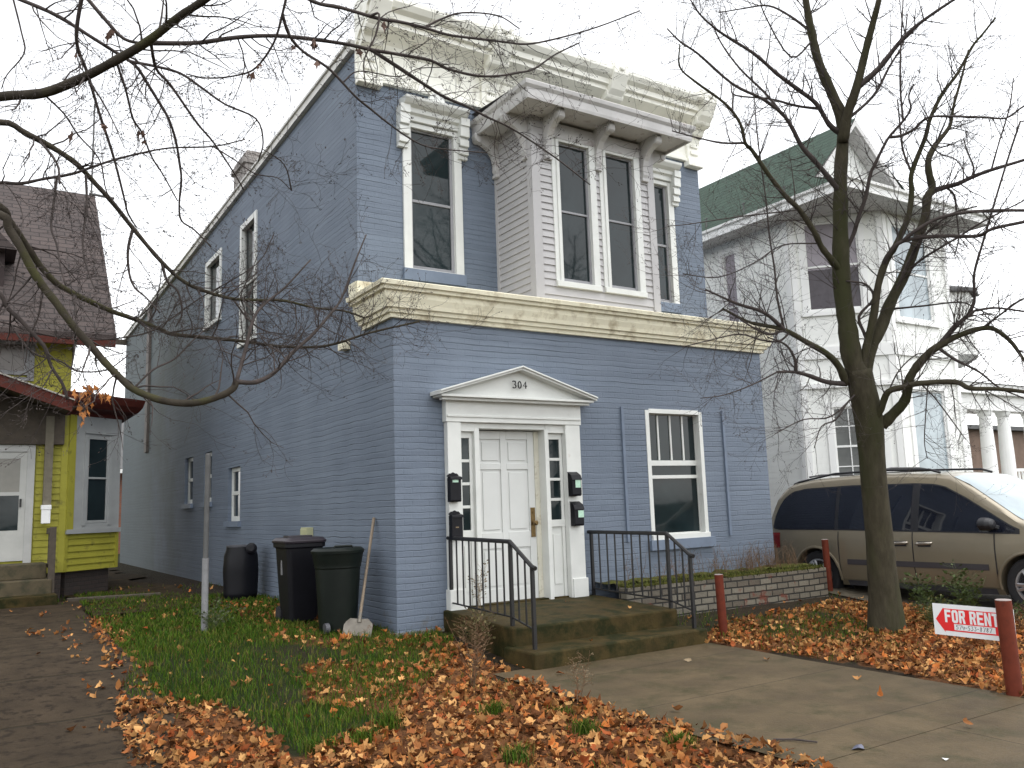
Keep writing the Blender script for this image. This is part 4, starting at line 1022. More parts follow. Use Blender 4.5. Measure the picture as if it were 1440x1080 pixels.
for l, pts in zip(st, rows):
    near = [VP(l, CW-w_, z) for w_, z in pts]; far = [VP(l, CW+w_, z) for w_, z in pts[:-1]][::-1]
    ring.append(near+far)
k = len(ring[0]); m.add([v for r in ring for v in r], [(i*k+j, i*k+j+1, (i+1)*k+j+1, (i+1)*k+j) for i in range(len(ring)-1) for j in range(k-1)] + [(i*k+k-1, i*k, (i+1)*k, (i+1)*k+k-1) for i in range(len(ring)-1)] + [tuple(range(k))[::-1], tuple((len(ring)-1)*k+j for j in range(k))])
body = m.build('body', 'paint', van, smooth=True)
WL = (1.02, 4.05); WR = .335
cut = MB()
for l in WL:
    cut.lathe(VP(l, -.3, WR), (1, 0, 0), [(0, .385*S), (2.6*S, .385*S)], 40)
co_ = cut.build('cutter', 'trimblk')
md = body.modifiers.new('arch', 'BOOLEAN'); md.operation = 'DIFFERENCE'; md.object = co_; md.solver = 'EXACT'
co_.location = (0, 0, 0)
dg = bpy.context.evaluated_depsgraph_get(); ev = body.evaluated_get(dg); nm = bpy.data.meshes.new_from_object(ev)
body.modifiers.clear(); old = body.data; body.data = nm; nm.name = 'body'
bpy.data.objects.remove(co_)
try:
    nm.polygons.foreach_set('use_smooth', [True]*len(nm.polygons)); nm.set_sharp_from_angle(angle=radians(35))
except Exception: pass
# dark wheel housings and floor
m = MB()
for l in WL:
    for s in (0, 1):
        c = VP(l, .02 if s == 0 else CW*2-.02, WR); d = Vector((1 if s == 0 else -1, 0, 0))
        a_ = d.orthogonal()
        m.lathe(c+d*.30*S, d, [(0, .41*S), (.02, .41*S)], 28)
m.box(VX+.25, VX+1.9, VY-4.7*S, VY-.3*S, VZ+.22*S, VZ+.26*S); m.build('underbody', 'trimblk', van)
# arch lips
for l in WL:
    m = MB(); p = []
    for q in range(0, 25):
        a_ = pi*(-.10 + 1.20*q/24); r_ = .392
        z = WR+sin(a_)*r_; ll = l+cos(a_)*r_
        if z < .22: continue
        p.append(VP(ll, CW-hw_at(ll, z)-.004, z))
    m.tube(p, .022, 6); m.build('arch_lip', 'paint', van, smooth=True)
# wheels
def wheel(l, side):
    c = VP(l, .035 if side == 0 else CW*2-.035, WR); d = Vector((-1, 0, 0)) if side == 0 else Vector((1, 0, 0))
    m = MB(); r_ = WR*S; w_ = .215*S
    m.lathe(c-d*w_, d, [(0, r_*.66), (0, r_*.93), (.03, r_), (w_-.03, r_), (w_, r_*.93), (w_+.006, r_*.80), (w_-.004, r_*.68), (w_-.03, r_*.66)], 40)
    wo = m.build('wheel', 'rubber', van, smooth=True)
    m = MB(); m.lathe(c-d*.05, d, [(0, r_*.64), (.035, r_*.655), (.05, r_*.66), (.05, r_*.60), (.02, r_*.58)], 36)
    a_ = d.orthogonal().normalized(); b_ = d.cross(a_)
    for q in range(5):
        for dq in (-.16, .16):
            an = 2*pi*q/5+.3+dq; u_ = a_*cos(an)+b_*sin(an); an2 = 2*pi*q/5+.3+dq*.5; u2 = a_*cos(an2)+b_*sin(an2)
            m.tube([c+u2*r_*.10-d*.005, c+u_*r_*.61-d*.012], [.030, .024], 6)
    m.lathe(c-d*.02, d, [(0, r_*.20), (.03, r_*.19), (.04, r_*.1)], 20); m.build('rim', 'rim', wo, smooth=False)
    m = MB(); m.lathe(c-d*.12, d, [(0, r_*.6), (.02, r_*.6)], 30); m.build('brake_disc', 'trimblk', wo)
for l in WL:
    for s in (0, 1): wheel(l, s)
# panels laid on the flank follow its curve
def flank(mb, l0, l1, zlo, zhi, off=.004, nl=24, nz=6, far=False):
    vs = []; 
    for i in range(nl+1):
        l = l0+(l1-l0)*i/nl; a_ = zlo(l) if callable(zlo) else zlo; b_ = zhi(l) if callable(zhi) else zhi
        for j in range(nz+1):
            z = a_+(b_-a_)*j/nz; w_ = hw_at(l, z)+off; vs.append(VP(l, CW-w_ if not far else CW+w_, z))
    mb.add(vs, [(i*(nz+1)+j, (i+1)*(nz+1)+j, (i+1)*(nz+1)+j+1, i*(nz+1)+j+1) for i in range(nl) for j in range(nz)])
WHI = [(.20, 1.02), (.24, 1.15), (.30, 1.30), (.40, 1.44), (.55, 1.535), (.8, 1.575), (1.6, 1.595), (2.6, 1.585), (2.85, 1.565), (3.0, 1.53), (3.3, 1.375), (3.6, 1.19), (3.85, 1.03), (3.95, .985)]
WLO = [(.20, 1.01), (.24, 1.0), (.32, .985), (1.4, .985), (3.95, .95)]
m = MB(); flank(m, .20, 3.95, lambda l: interp(l, WLO)-.012, lambda l: interp(l, WHI)+.012, .003, 60); flank(m, .20, 3.95, lambda l: interp(l, WLO)-.012, lambda l: interp(l, WHI)+.012, .003, 60, far=True); m.build('window_surround', 'trimblk', van, smooth=True)
for nme, a_, b_ in (('rear_side_window', .22, 1.36), ('sliding_door_window', 1.42, 2.55), ('front_door_window', 2.66, 3.90)):
    m = MB(); flank(m, a_, b_, lambda l: interp(l, WLO)+.006, lambda l: interp(l, WHI)-.006, .0055, 40); m.build(nme, 'carglass', van, smooth=True)
for a_, b_, hl in ((1.44, 2.565, 2.40), (2.585, 3.64, 2.74)):
    m = MB(); flank(m, a_, b_, .29, lambda l: interp(l, WLO)-.02, .0035, 24, 10); d_ = m.build('door', 'paint', van, smooth=True)
    m = MB(); p = [VP(hl+x, CW-hw_at(hl, .80)-o_, .80+.004*q) for q, (x, o_) in enumerate(((-.11, .008), (-.08, .035), (0, .042), (.08, .035), (.11, .008)))]
    m.tube(p, [.016, .022, .024, .022, .016], 8); m.build('handle', 'chrome', d_, smooth=True)
    m = MB(); flank(m, hl-.09, hl+.09, .765, .835, .006, 6, 3); m.build('handle_recess', 'trimblk', d_)
m = MB()
for l in (1.425, 2.575, 3.652): flank(m, l-.006, l+.006, .27, .955, .0045, 2, 10)
m.build('door_seam', 'trimblk', van)
m = MB(); flank(m, 1.56, 3.56, .50, .565, .016, 30, 2); flank(m, 1.56, 3.56, .495, .57, .006, 30, 2); m.build('rub_strip', plain('dark rub strip', (.05, .045, .05), .5, .1, 5), van)
m = MB(); flank(m, 1.5, 3.6, .20, .275, .012, 24, 2); m.build('sill_trim', 'greypl', van)
# windscreen follows the body between the pillars
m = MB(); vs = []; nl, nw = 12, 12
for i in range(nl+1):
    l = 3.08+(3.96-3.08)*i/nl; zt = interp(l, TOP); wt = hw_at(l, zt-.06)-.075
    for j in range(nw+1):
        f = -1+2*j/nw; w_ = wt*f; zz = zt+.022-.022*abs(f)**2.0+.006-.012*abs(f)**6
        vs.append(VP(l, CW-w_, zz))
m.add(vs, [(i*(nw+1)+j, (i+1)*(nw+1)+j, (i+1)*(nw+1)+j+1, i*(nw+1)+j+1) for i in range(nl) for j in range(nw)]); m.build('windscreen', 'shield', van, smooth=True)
m = MB()
for a_ in (.35, 1.15):
    m.tube([VP(3.99, CW-.55+a_*.9, interp(3.99, TOP)+.03), VP(3.75, CW-.60+a_*.9+.25, interp(3.75, TOP)+.035)], .009, 5)
m.build('wiper', 'trimblk', van)
# mirror, tail lamp, roof rack, bumper
m = MB(); c = VP(3.62, CW-hw_at(3.62, 1.02)-.115, 1.06)
m.lathe(c+Vector((0, .0, 0)), (0, 1, 0), [(-.11, .03), (-.09, .075), (-.03, .10), (.05, .105), (.075, .095)], 20)
m.v = [((x-c.x)*1.12+c.x, y, (z-c.z)*.86+c.z) for x, y, z in m.v]
m.prism([c+Vector((.06, -.06, -.05)), c+Vector((.06, .05, -.05)), c+Vector((.17, .02, -.10)), c+Vector((.17, -.14, -.10))], (0, 0, .06)); m.build('mirror', 'trimblk', van, smooth=False, bevel=.01)
for fa in (False, True):
    m = MB(); flank(m, .03, .36, .70, .93, .006, 8, 6, far=fa); m.build('tail_lamp', 'tail', van)
m = MB(); flank(m, -.02, .5, .36, .56, .014, 10, 3); m.build('rear_bumper', 'paint', van, smooth=True)
m = MB()
for s in (-1, 1):
    w_ = .64
    m.tube([VP(l, CW+s*w_, interp(l, TOP)+.035+(.018 if .55 < l < 2.75 else -.02)) for l in (.45, .55, 1.2, 2.0, 2.7, 2.85)], .018, 8)
for l in (.75, 1.95): m.tube([VP(l, CW-.64, interp(l, TOP)+.055), VP(l, CW-.35, interp(l, TOP)+.085), VP(l, CW+.35, interp(l, TOP)+.085), VP(l, CW+.64, interp(l, TOP)+.055)], .015, 8)
m.build('roof_rack', 'trimblk', van, smooth=True)
m = MB(); l = 4.9
m.lathe(VP(4.82, .28, .70), (0, -1, .15), [(0, .10), (.10, .11), (.14, .08)], 16); m.build('headlight', 'rim', van)
# seats seen through the front glass are only hinted at by the tint
# ------------------------------------------------------------------ bins, shovel, poles, sign
def rrect(cx, cy, hx, hy, r, n=5):
    pts = []
    for k, (sx, sy) in enumerate(((1, 1), (-1, 1), (-1, -1), (1, -1))):
        for i in range(n+1):
            a_ = pi/2*k + pi/2*i/n; pts.append((cx+sx*(hx-r)+r*cos(a_), cy+sy*(hy-r)+r*sin(a_)))
    return pts
def loft(mb, secs):
    """secs: list of (list of (x,y), z)"""
    n = len(secs[0][0]); mb.add([(x, y, z) for s, z in secs for x, y in s],
        [(i*n+j, i*n+(j+1) % n, (i+1)*n+(j+1) % n, (i+1)*n+j) for i in range(len(secs)-1) for j in range(n)] + [tuple(range(n))[::-1], tuple((len(secs)-1)*n+j for j in range(n))])
cx, cy = -.66, 1.48; z = gz(cx, cy)
t = thing('trash_cart', 'black square wheeled trash cart behind the green bin', 'trash bin', (cx, cy, z))
m = MB(); loft(m, [(rrect(cx, cy, .18, .20, .05), z+.04), (rrect(cx, cy, .235, .26, .06), z+.93), (rrect(cx, cy, .26, .285, .06), z+.935), (rrect(cx, cy, .26, .285, .06), z+.99)]); m.build('body', 'blackpl', t, smooth=False, bevel=.008)
m = MB(); loft(m, [(rrect(cx, cy, .27, .30, .07), z+.99), (rrect(cx, cy, .275, .305, .07), z+1.02), (rrect(cx, cy, .235, .26, .06), z+1.055), (rrect(cx, cy, .19, .21, .05), z+1.06)])
m.box(cx-.17, cx+.14, cy-.11, cy+.11, z+1.055, z+1.08); m.build('lid', plain('sun faded black plastic', (.026, .020, .026), .4, .2, 6), t, bevel=.006)
for dx in (-.17, .17):
    m = MB(); m.lathe((cx+dx-.03, cy+.22, z+.10), (1, 0, 0), [(0, .10), (.06, .10)], 20); m.build('wheel', 'rubber', t)
m = MB(); m.box(cx-.228, cx-.216, cy-.02, cy+.02, z+.60, z+.78); m.build('label_strip', 'galvlow', t)
m = MB(); m.tube([(cx-.2, cy+.33, z+.97), (cx+.2, cy+.33, z+.97)], .018, 8); m.build('handle', 'blackpl', t)
cx, cy = -.50, .56; z = gz(cx, cy)
t = thing('trash_can', 'round dark green wheeled trash can nearest the shovel', 'trash bin', (cx, cy, z))
def ring(r, n=28, q=.93): return [(cx+r*q*cos(2*pi*k/n), cy+r*q*sin(2*pi*k/n)) for k in range(n)]
m = MB(); loft(m, [(ring(.235), z+.02), (ring(.285), z+.72), (ring(.285), z+.73), (ring(.295), z+.735), (ring(.295), z+.76), (ring(.305), z+.80), (ring(.32), z+.88), (ring(.325), z+.90)]); m.build('body', 'greenpl', t, smooth=True, bevel=.006)
m = MB(); loft(m, [(ring(.335), z+.90), (ring(.34), z+.935), (ring(.30), z+.965), (ring(.27), z+.95), (ring(.10), z+.95)]); m.tube([(cx-.12, cy-.20, z+.95), (cx-.11, cy-.19, z+.985), (cx+.09, cy-.22, z+.985), (cx+.10, cy-.23, z+.95)], .014, 8); m.build('lid', 'greenpl', t, smooth=True, bevel=.005)
for s in (-1, 1):
    m = MB(); m.lathe((cx+s*.20-.025, cy-.19 if s > 0 else cy-.16, z+.06), (1, 0, 0), [(0, .06), (.05, .06)], 18); m.build('wheel', 'greypl', t)
cx, cy = -.42, 5.05; z = gz(cx, cy)
t = thing('rain_barrel', 'black plastic barrel with a knob against the side wall', 'barrel', (cx, cy, z))
m = MB(); loft(m, [(ring(.25), z), (ring(.285), z+.08), (ring(.29), z+.10), (ring(.285), z+.14), (ring(.30), z+.45), (ring(.285), z+.70), (ring(.25), z+.80), (ring(.245), z+.84)]); m.build('body', 'blackpl', t, smooth=True)
m = MB(); loft(m, [(ring(.25), z+.84), (ring(.25), z+.865), (ring(.18), z+.87)]); m.build('lid', 'greypl', t)
m = MB(); c = Vector((cx+.14, cy-.16, z+.80)); m.lathe(c, (-.4, -.9, .15), [(0, .05), (.06, .085), (.13, .085), (.15, .05)], 18); m.build('knob', 'blackpl', t)

# shovel leaning on the wall
top = Vector((-.03, .56, 1.30)); foot = Vector((-.335, .28, .20))
t = thing('shovel', 'wooden handled steel scoop shovel leaning on the blue wall', 'shovel', (-.37, .24, 0))
m = MB(); m.tube([top, top*.66+foot*.34+Vector((0, 0, .004)), top*.3+foot*.7, foot], [.019, .0175, .0175, .019], 10); m.build('handle', 'wood', t, smooth=True)
d = (foot-top).normalized(); s_ = Vector((.80, -.60, 0)); s_ = (s_-d*s_.dot(d)).normalized(); nn = d.cross(s_)
m = MB(); m.tube([foot-d*.02, foot+d*.09], [.022, .026], 10)
vs = []; nl, nw = 8, 10
b0 = foot+d*.05
for i in range(nl+1):
    f = i/nl
    for j in range(nw+1):
        q = -1+2*j/nw; wd = .17*min(1, .62+f*1.4)
        vs.append(b0 + d*(f*.27 - .045*q*q*f) + s_*q*wd - nn*(.045*(1-q*q)-.03)*(.5+.5*f))
off = nn*.004
m.add([v for v in vs]+[v+off for v in vs], [(i*(nw+1)+j, i*(nw+1)+j+1, (i+1)*(nw+1)+j+1, (i+1)*(nw+1)+j) for i in range(nl) for j in range(nw)] + [((nl+1)*(nw+1)+i*(nw+1)+j, (nl+1)*(nw+1)+(i+1)*(nw+1)+j, (nl+1)*(nw+1)+(i+1)*(nw+1)+j+1, (nl+1)*(nw+1)+i*(nw+1)+j+1) for i in range(nl) for j in range(nw)])
m.build('blade', 'steel', t, smooth=True)

# steel pole in the side lawn
z = gz(-1.85, 1.3)
t = thing('metal_pole', 'thin grey steel pole standing in the side lawn', 'pole', (-1.85, 1.3, z))
m = MB(); m.tube([(-1.85, 1.3, z+.85), (-1.84, 1.3, 2.12)], .031, 12); m.lathe((-1.84, 1.3, 2.12), (0, 0, 1), [(0, .031), (.015, .026)], 12); m.build('shaft', 'galv', t, smooth=True)
m = MB(); m.tube([(-1.85, 1.3, z-.2), (-1.85, 1.3, z+.86)], .039, 12); m.lathe((-1.85, 1.3, z+.85), (0, 0, 1), [(0, .041), (.02, .041)], 12); m.build('sleeve', 'galvlow', t, smooth=True)

# red bollard posts
for x, y, h, r, lb in ((3.48, -1.72, .71, .052, 'rusty red metal post beside the stoop'), (7.20, -.42, .80, .052, 'rusty red metal post at the planter corner by the van'), (2.90, -5.42, .76, .062, 'rusty red metal post carrying the for rent sign')):
    z = gz(x, y)
    t = thing('bollard', lb, 'post', (x, y, z), 'red metal posts round the yard')
    m = MB(); m.tube([(x+.012, y, z-.2), (x-.012, y, z+h)], r, 18); m.build('shaft', 'redpost', t, smooth=True)
    m = MB(); m.lathe((x-.012, y, z+h-.002), (0, 0, 1), [(0, r*.99), (.006, r*.98), (.008, r*.85)], 18); m.build('cap', plain('pale post top', (.30, .25, .23), .7, .2, 8), t)

# FOR RENT sign, faces west along the walk
t = thing('rent_sign', 'white and red FOR RENT arrow sign fixed to a red post', 'sign', (2.99, -5.1, .27))
FS = lambda u, z, h: Vector((2.985-h, -4.74-u, .145+z+.0*u))     # u runs right in the picture
SWD, SHT = .70, .265
m = MB(); m.fbox(FS, 0, SWD, 0, SHT, -.006, 0); m.build('board', 'signw', t)
m = MB(); m.prism([FS(a_, b_, .0012) for a_, b_ in ((.022, .132), (.10, .235), (.10, .228), (.68, .228), (.68, .040), (.10, .040), (.10, .028))], (-.001, 0, 0)); m.build('arrow', 'signr', t)
GL = {  # heavy condensed capitals as filled boxes/polygons on a 0..1 x 0..1 cell
 'F': [[(0,0),(.36,0),(.36,1),(0,1)], [(.36,.80),(1,.80),(1,1),(.36,1)], [(.36,.42),(.88,.42),(.88,.60),(.36,.60)]],
 'E': [[(0,0),(.36,0),(.36,1),(0,1)], [(.36,.80),(1,.80),(1,1),(.36,1)], [(.36,.41),(.9,.41),(.9,.59),(.36,.59)], [(.36,0),(1,0),(1,.2),(.36,.2)]],
 'T': [[(.32,0),(.68,0),(.68,.8),(.32,.8)], [(0,.8),(1,.8),(1,1),(0,1)]],
 'N': [[(0,0),(.33,0),(.33,1),(0,1)], [(.67,0),(1,0),(1,1),(.67,1)], [(.33,.62),(.33,1),(.67,.38),(.67,0)]],
 'R': [[(0,0),(.36,0),(.36,1),(0,1)], [(.36,.82),(.80,.82),(.92,.92),(.80,1),(.36,1)], [(.64,.55),(1,.6),(1,.88),(.92,.92),(.80,.82),(.64,.82)], [(.36,.40),(.80,.40),(1,.6),(.64,.58),(.36,.58)], [(.52,.40),(.64,0),(1,0),(.84,.40)]],
 'O': [[(0,.14),(.36,.2),(.36,.8),(0,.86)], [(.64,.2),(1,.14),(1,.86),(.64,.8)], [(0,.86),(.36,.8),(.64,.8),(1,.86),(.78,1),(.22,1)], [(0,.14),(.22,0),(.78,0),(1,.14),(.64,.2),(.36,.2)]],
}
m = MB(); u = .108
for ch in 'FOR RENT':
    if ch == ' ': u += .030; continue
    cw = .055
    for pl in GL[ch]: m.prism([FS(u+a_*cw, .112+b_*.108, .0028) for a_, b_ in pl], (-.0006, 0, 0))
    u += cw+.0085
m.build('lettering', 'signw', t)
m = MB(); m.prism([FS(a_, b_, .0028) for a_, b_ in ((.185, .052), (.54, .052), (.54, .103), (.185, .103))], (-.0006, 0, 0)); m.build('number_panel', 'signw', t)
DG = {'5': [(1,1),(.2,1),(.1,.55),(.7,.6),(.9,.3),(.6,0),(0,.08)], '7': [(0,1),(1,1),(.4,0)], '4': [(.2,1),(.05,.45),(1,.45),(.8,.8),(.7,-.05)], '-': [(0,.5),(1,.5)],
      '3': [(0,.95),(.8,1),(.45,.58),(.95,.35),(.5,0),(0,.1)], '8': [(.8,.9),(.3,1),(.25,.7),(.85,.3),(.5,0),(.1,.25),(.7,.7),(.8,.9)], '1': [(.5,1),(.35,0)]}
m = MB(); u = .20
for ch in '574-533-8787':
    cw = .020 if ch != '-' else .014
    m.tube([FS(u+(x+.25*y)*cw, .060+y*.036, .0040) for x, y in DG[ch]], .0022, 5); u += cw+.0072
m.build('phone_number', 'ink', t)

# ------------------------------------------------------------------ weeds, tufts, litter
def stemplant(name, label, cat, base, h, n, spread, rng, mat_s, mat_l, group=None, leafn=5, leafr=.02, seed=False, r=.003):
    b_ = Vector(base); t = thing(name, label, cat, base, group); m = MB(); lf = MB()
    for i in range(n):
        d = rng.uniform(0, 2*pi); le = rng.uniform(.2, 1)*spread; hh = h*rng.uniform(.55, 1)
        pts = [b_+Vector((rng.uniform(-.03, .03), rng.uniform(-.03, .03), -.02))]; p0 = pts[0]
        for k in range(1, 6):
            f = k/5; pts.append(p0+Vector((cos(d)*le*f**1.3+rng.uniform(-.012, .012), sin(d)*le*f**1.3+rng.uniform(-.012, .012), hh*f)))
        m.tube(pts, [r*(1-.12*k) for k in range(6)], 4)
        for _ in range(leafn):
            f = rng.uniform(.35, 1); k = min(4, int(f*5)); q = pts[k].lerp(pts[k+1], f*5-k)
            a_ = rng.uniform(0, 2*pi); dd = Vector((cos(a_), sin(a_), rng.uniform(.1, .9))).normalized(); ln = leafr*rng.uniform(1, 3)
            m.tube([q, q+dd*ln*1.4], r*.5, 3, False)
            e = q+dd*ln*1.4; s_ = dd.cross(Vector((rng.random(), rng.random(), rng.random()))).normalized()
            L_ = leafr*rng.uniform(.7, 1.4)
            if seed:
                for _ in range(3):
                    o_ = e+Vector((rng.gauss(0, .012), rng.gauss(0, .012), rng.gauss(0, .012))); lf.add([o_+s_*.005, o_-s_*.005, o_+dd*.012], [(0, 1, 2)])
            else: lf.add([e, e+dd*L_*.5+s_*L_*.4, e+dd*L_*1.3, e+dd*L_*.5-s_*L_*.4], [(0, 1, 2, 3)])
    m.build('stem', mat_s, t); lf.build('seed_head' if seed else 'foliage', mat_l, t)
    return t
rng = random.Random(31)
def onz(x, y, d=0): return (x, y, gz(x, y)+d)
stemplant('dry_weed', 'dry brown branching weed among leaves left of the stoop', 'weed', onz(-.30, -2.25), .66, 12, .24, rng, 'dry', 'dry', None, 10, .024, False, .0034)
stemplant('dry_weed', 'pale dry weed growing at the front left stoop corner', 'weed', onz(.42, -1.15), .52, 16, .26, rng, 'dry', plain('olive dry leaf', (.12, .105, .04), .8, .35, 9), None, 16, .028)
stemplant('dry_weed', 'single dry seed stalk leaning over the front walk', 'weed', onz(.08, -3.35), .46, 5, .13, rng, 'dry', 'drypale', None, 14, .02, True, .003)
stemplant('dry_weed', 'thin pale weed behind the left stair railing', 'weed', (.84, -.45, .16), .62, 7, .16, rng, 'drypale', 'drypale', None, 12, .022)
stemplant('leafy_weed', 'green leafy weed between the young tree and the van', 'weed', onz(6.05, -2.75), .62, 11, .26, rng, 'weed', 'weed', 'green weeds by the driveway', 20, .035)
stemplant('leafy_weed', 'taller green weed in front of the van front door', 'weed', onz(6.5, -3.05), .74, 14, .36, rng, 'weed', 'weed', 'green weeds by the driveway', 22, .035)
stemplant('leafy_weed', 'yellow green weed at the foot of the tree trunk', 'weed', onz(5.55, -3.15), .36, 16, .42, rng, 'weed', plain('yellowing leaf', (.080, .078, .016), .7, .35, 9), 'green weeds by the driveway', 16, .03)
stemplant('leafy_weed', 'low weed near the van front wheel', 'weed', onz(6.35, -3.75), .34, 10, .4, rng, 'dry', 'weed', 'green weeds by the driveway', 14, .03)
stemplant('leafy_weed', 'pale grey green weed at the foot of the steel pole', 'weed', onz(-1.75, 1.25), .40, 12, .25, rng, 'weed', plain('grey green leaf', (.085, .10, .045), .8, .3, 9), None, 12, .028)
m = MB(); rng = random.Random(77)
for i in range(260):
    x = rng.gauss(5.9, .45) if rng.random() < .6 else rng.uniform(3.2, 6.8); y = rng.uniform(-.5, -.05)
    if not 2.95 < x < 6.8: continue
    h_ = rng.uniform(.10, .42); a_ = rng.uniform(0, 2*pi); p = Vector((x, y, .30)); pts = [p]
    for k in range(4): pts.append(pts[-1]+Vector((cos(a_)*.02+rng.gauss(0, .012), sin(a_)*.02+rng.gauss(0, .012), h_/4)))
    m.tube(pts, [.0028, .0026, .0024, .002, .0014], 3, False)
    for k in (2, 3, 4):
        b_ = rng.uniform(0, 2*pi); m.tube([pts[k], pts[k]+Vector((cos(b_)*.05, sin(b_)*.05, .04))], .0015, 3, False)
o = m.build('dry_stalks', 'dry'); tag(o, 'thin dry brown stalks growing in the brick planter', 'dry weeds', kind='stuff')
TUFT = [(695, 1012, .13, 'grass tuft among leaves below the dry weed'), (822, 1034, .11, 'round green grass tuft beside the front walk edge'), (512, 1050, .12, 'grass tuft low in the middle of the leaf drift'), (955, 1052, .10, 'small clover green tuft near the sidewalk corner'), (445, 1062, .11, 'wispy grass tuft at the left of the leaf drift'), (790, 1008, .07, 'flat weedy tuft close to the walk'), (725, 1075, .12, 'grass tuft at the bottom edge of the leaves'), (545, 1030, .15, 'thick grass tuft where lawn meets leaf drift')]
for x_, y_, h_, lb in TUFT:
    dpt = (CR*((x_-720)/FPX)+CU*((540-y_)/FPX)+CF); tt = (-.27-CAM.z)/dpt.z; p = CAM+dpt*tt; p.z = gz(p.x, p.y)
    m = MB(); rng = random.Random(int(x_))
    for _ in range(230):
        a_ = rng.uniform(0, 2*pi); r_ = min(.085, abs(rng.gauss(0, .045))); blade(m, p.x+cos(a_)*r_*1.5, p.y+sin(a_)*r_*1.5, p.z, h_*rng.uniform(.5, 1.15), rng, .0035)
    tag(m.build('grass_tuft', 'grass'), lb, 'grass tuft', 'grass tufts among the leaves')
def ground_at(px, py, z=-.27):
    d = (CR*((px-720)/FPX)+CU*((540-py)/FPX)+CF); return CAM+d*((z-CAM.z)/d.z)
a_, b_ = ground_at(1088, 1046), ground_at(1150, 1050); a_.z = b_.z = gz(a_.x, a_.y)+.024
m = MB(); m.tube([a_, a_.lerp(b_, .5)+Vector((.01, .01, .004)), b_], [.007, .008, .006], 6); tag(m.build('fallen_stick', 'twig'), 'straight dark stick lying on the walk beside the leaves', 'stick')
m = MB(); p = ground_at(1208, 1057); p.z = gz(p.x, p.y)+.018
m.add([p+Vector((cos(q)*.05*(1+.3*sin(3*q)), sin(q)*.035, .006+.01*sin(2*q))) for q in [2*pi*k/12 for k in range(12)]]+[p+Vector((0, 0, .022))], [(k, (k+1) % 12, 12) for k in range(12)])
tag(m.build('crumpled_wrapper', plain('blue grey wrapper', (.10, .105, .15), .5, .2, 20)), 'small blue grey crumpled wrapper on the walk joint', 'litter')
m = MB(); p = ground_at(1330, 1072); p.z = gz(p.x, p.y)+.02; m.add([p+Vector((-.02, -.014, 0)), p+Vector((.02, -.012, .004)), p+Vector((.016, .014, .001)), p+Vector((-.012, .016, .008))], [(0, 1, 2), (0, 2, 3)])
tag(m.build('paper_scrap', 'signw'), 'tiny white paper scrap on the sidewalk', 'litter')
m = MB(); p = ground_at(968, 933, -.25); p.z = gz(p.x, p.y)+.02; rng = random.Random(3); leaf(m, p, .05, rng, LOBES); m.tone = []; m.t = None
tag(m.build('pale_leaf', 'drypale'), 'single pale leaf lying alone on the front walk', 'leaf')
# old timber edging by the bay
m = MB(); m.prism([(-2.75, 6.9, .02), (-1.35, 6.6, .02), (-1.33, 6.72, .02), (-2.75, 7.05, .02)], (0, 0, .10)); tag(m.build('timber_edging', 'darkwood', bevel=.01), 'dark timber edging on the dirt beside the yellow bay', 'timber')
# ------------------------------------------------------------------ trees: limbs traced, twigs grown
def crom(P, sub=4):
    if len(P) < 3: sub = 3
    Q = [P[0]*2-P[1]]+P+[P[-1]*2-P[-2]]; out = []
    for i in range(1, len(Q)-2):
        a_, b_, c_, d_ = Q[i-1], Q[i], Q[i+1], Q[i+2]
        for k in range(sub):
            t = k/sub; out.append(.5*((2*b_)+(c_-a_)*t+(2*a_-5*b_+4*c_-d_)*t*t+(-a_+3*b_-3*c_+d_)*t**3))
    out.append(Q[-2]); return out
SAMP = []
def limb(pts, t0, t1, r0, r1, rng, sub=4, snap=False):
    pts = list(pts)
    if snap and SAMP:      # a branch starts on the limb that carries it
        x0, y0 = pts[0]; b = min(SAMP, key=lambda q: (q[0]-x0)**2+(q[1]-y0)**2+((q[2]-t0)*8)**2)
        if (b[0]-x0)**2+(b[1]-y0)**2 < 45**2: pts[0] = (b[0], b[1]); t0 = b[2]
    n = len(pts)
    P = [at(x, y, t0+(t1-t0)*i/(n-1)) for i, (x, y) in enumerate(pts)]
    C = crom(P, sub); m = len(C)
    SAMP.extend((*(to_px(q) or (-999, -999)), (q-CAM).dot(CF)) for q in C)
    R = [(r0+(r1-r0)*(i/(m-1))**.9)*(t0+(t1-t0)*i/(m-1))/FPX*rng.uniform(.92, 1.08) for i in range(m)]
    return C, R
def grow(mb, p, d, ln, r, depth, rng, up, wig, buds=None, branch=3):
    n = 6; pts = [Vector(p)]; d = Vector(d).normalized(); rs = [r]
    for k in range(n):
        d = (d + Vector((rng.gauss(0, wig), rng.gauss(0, wig), rng.gauss(0, wig)+up))).normalized()
        pts.append(pts[-1]+d*ln/n); rs.append(max(.0011, r*(1-.78*(k+1)/n)))
    mb.tube(pts, rs, 4 if r > .004 else 3, False)
    if buds is not None and rng.random() < .6:
        for _ in range(rng.randint(1, 3)):
            q = pts[-1]+Vector((rng.gauss(0, .01), rng.gauss(0, .01), rng.gauss(0, .01))); buds.tube([q-d*.008, q, q+d*.008], [.001, .0035, .001], 3, False)
    if depth > 0:
        for _ in range(rng.randint(max(1, branch-1), branch+1)):
            k = rng.randint(1, n-1); side = d.cross(Vector((rng.gauss(0, 1), rng.gauss(0, 1), rng.gauss(0, 1)))).normalized()
            dd = ((pts[k+1]-pts[k]).normalized()*rng.uniform(.5, 1.1)+side*rng.uniform(.5, 1.0)).normalized()
            grow(mb, pts[k].lerp(pts[k+1], rng.random()), dd, ln*rng.uniform(.35, .65), rs[k]*.62, depth-1, rng, up, wig, buds, branch)
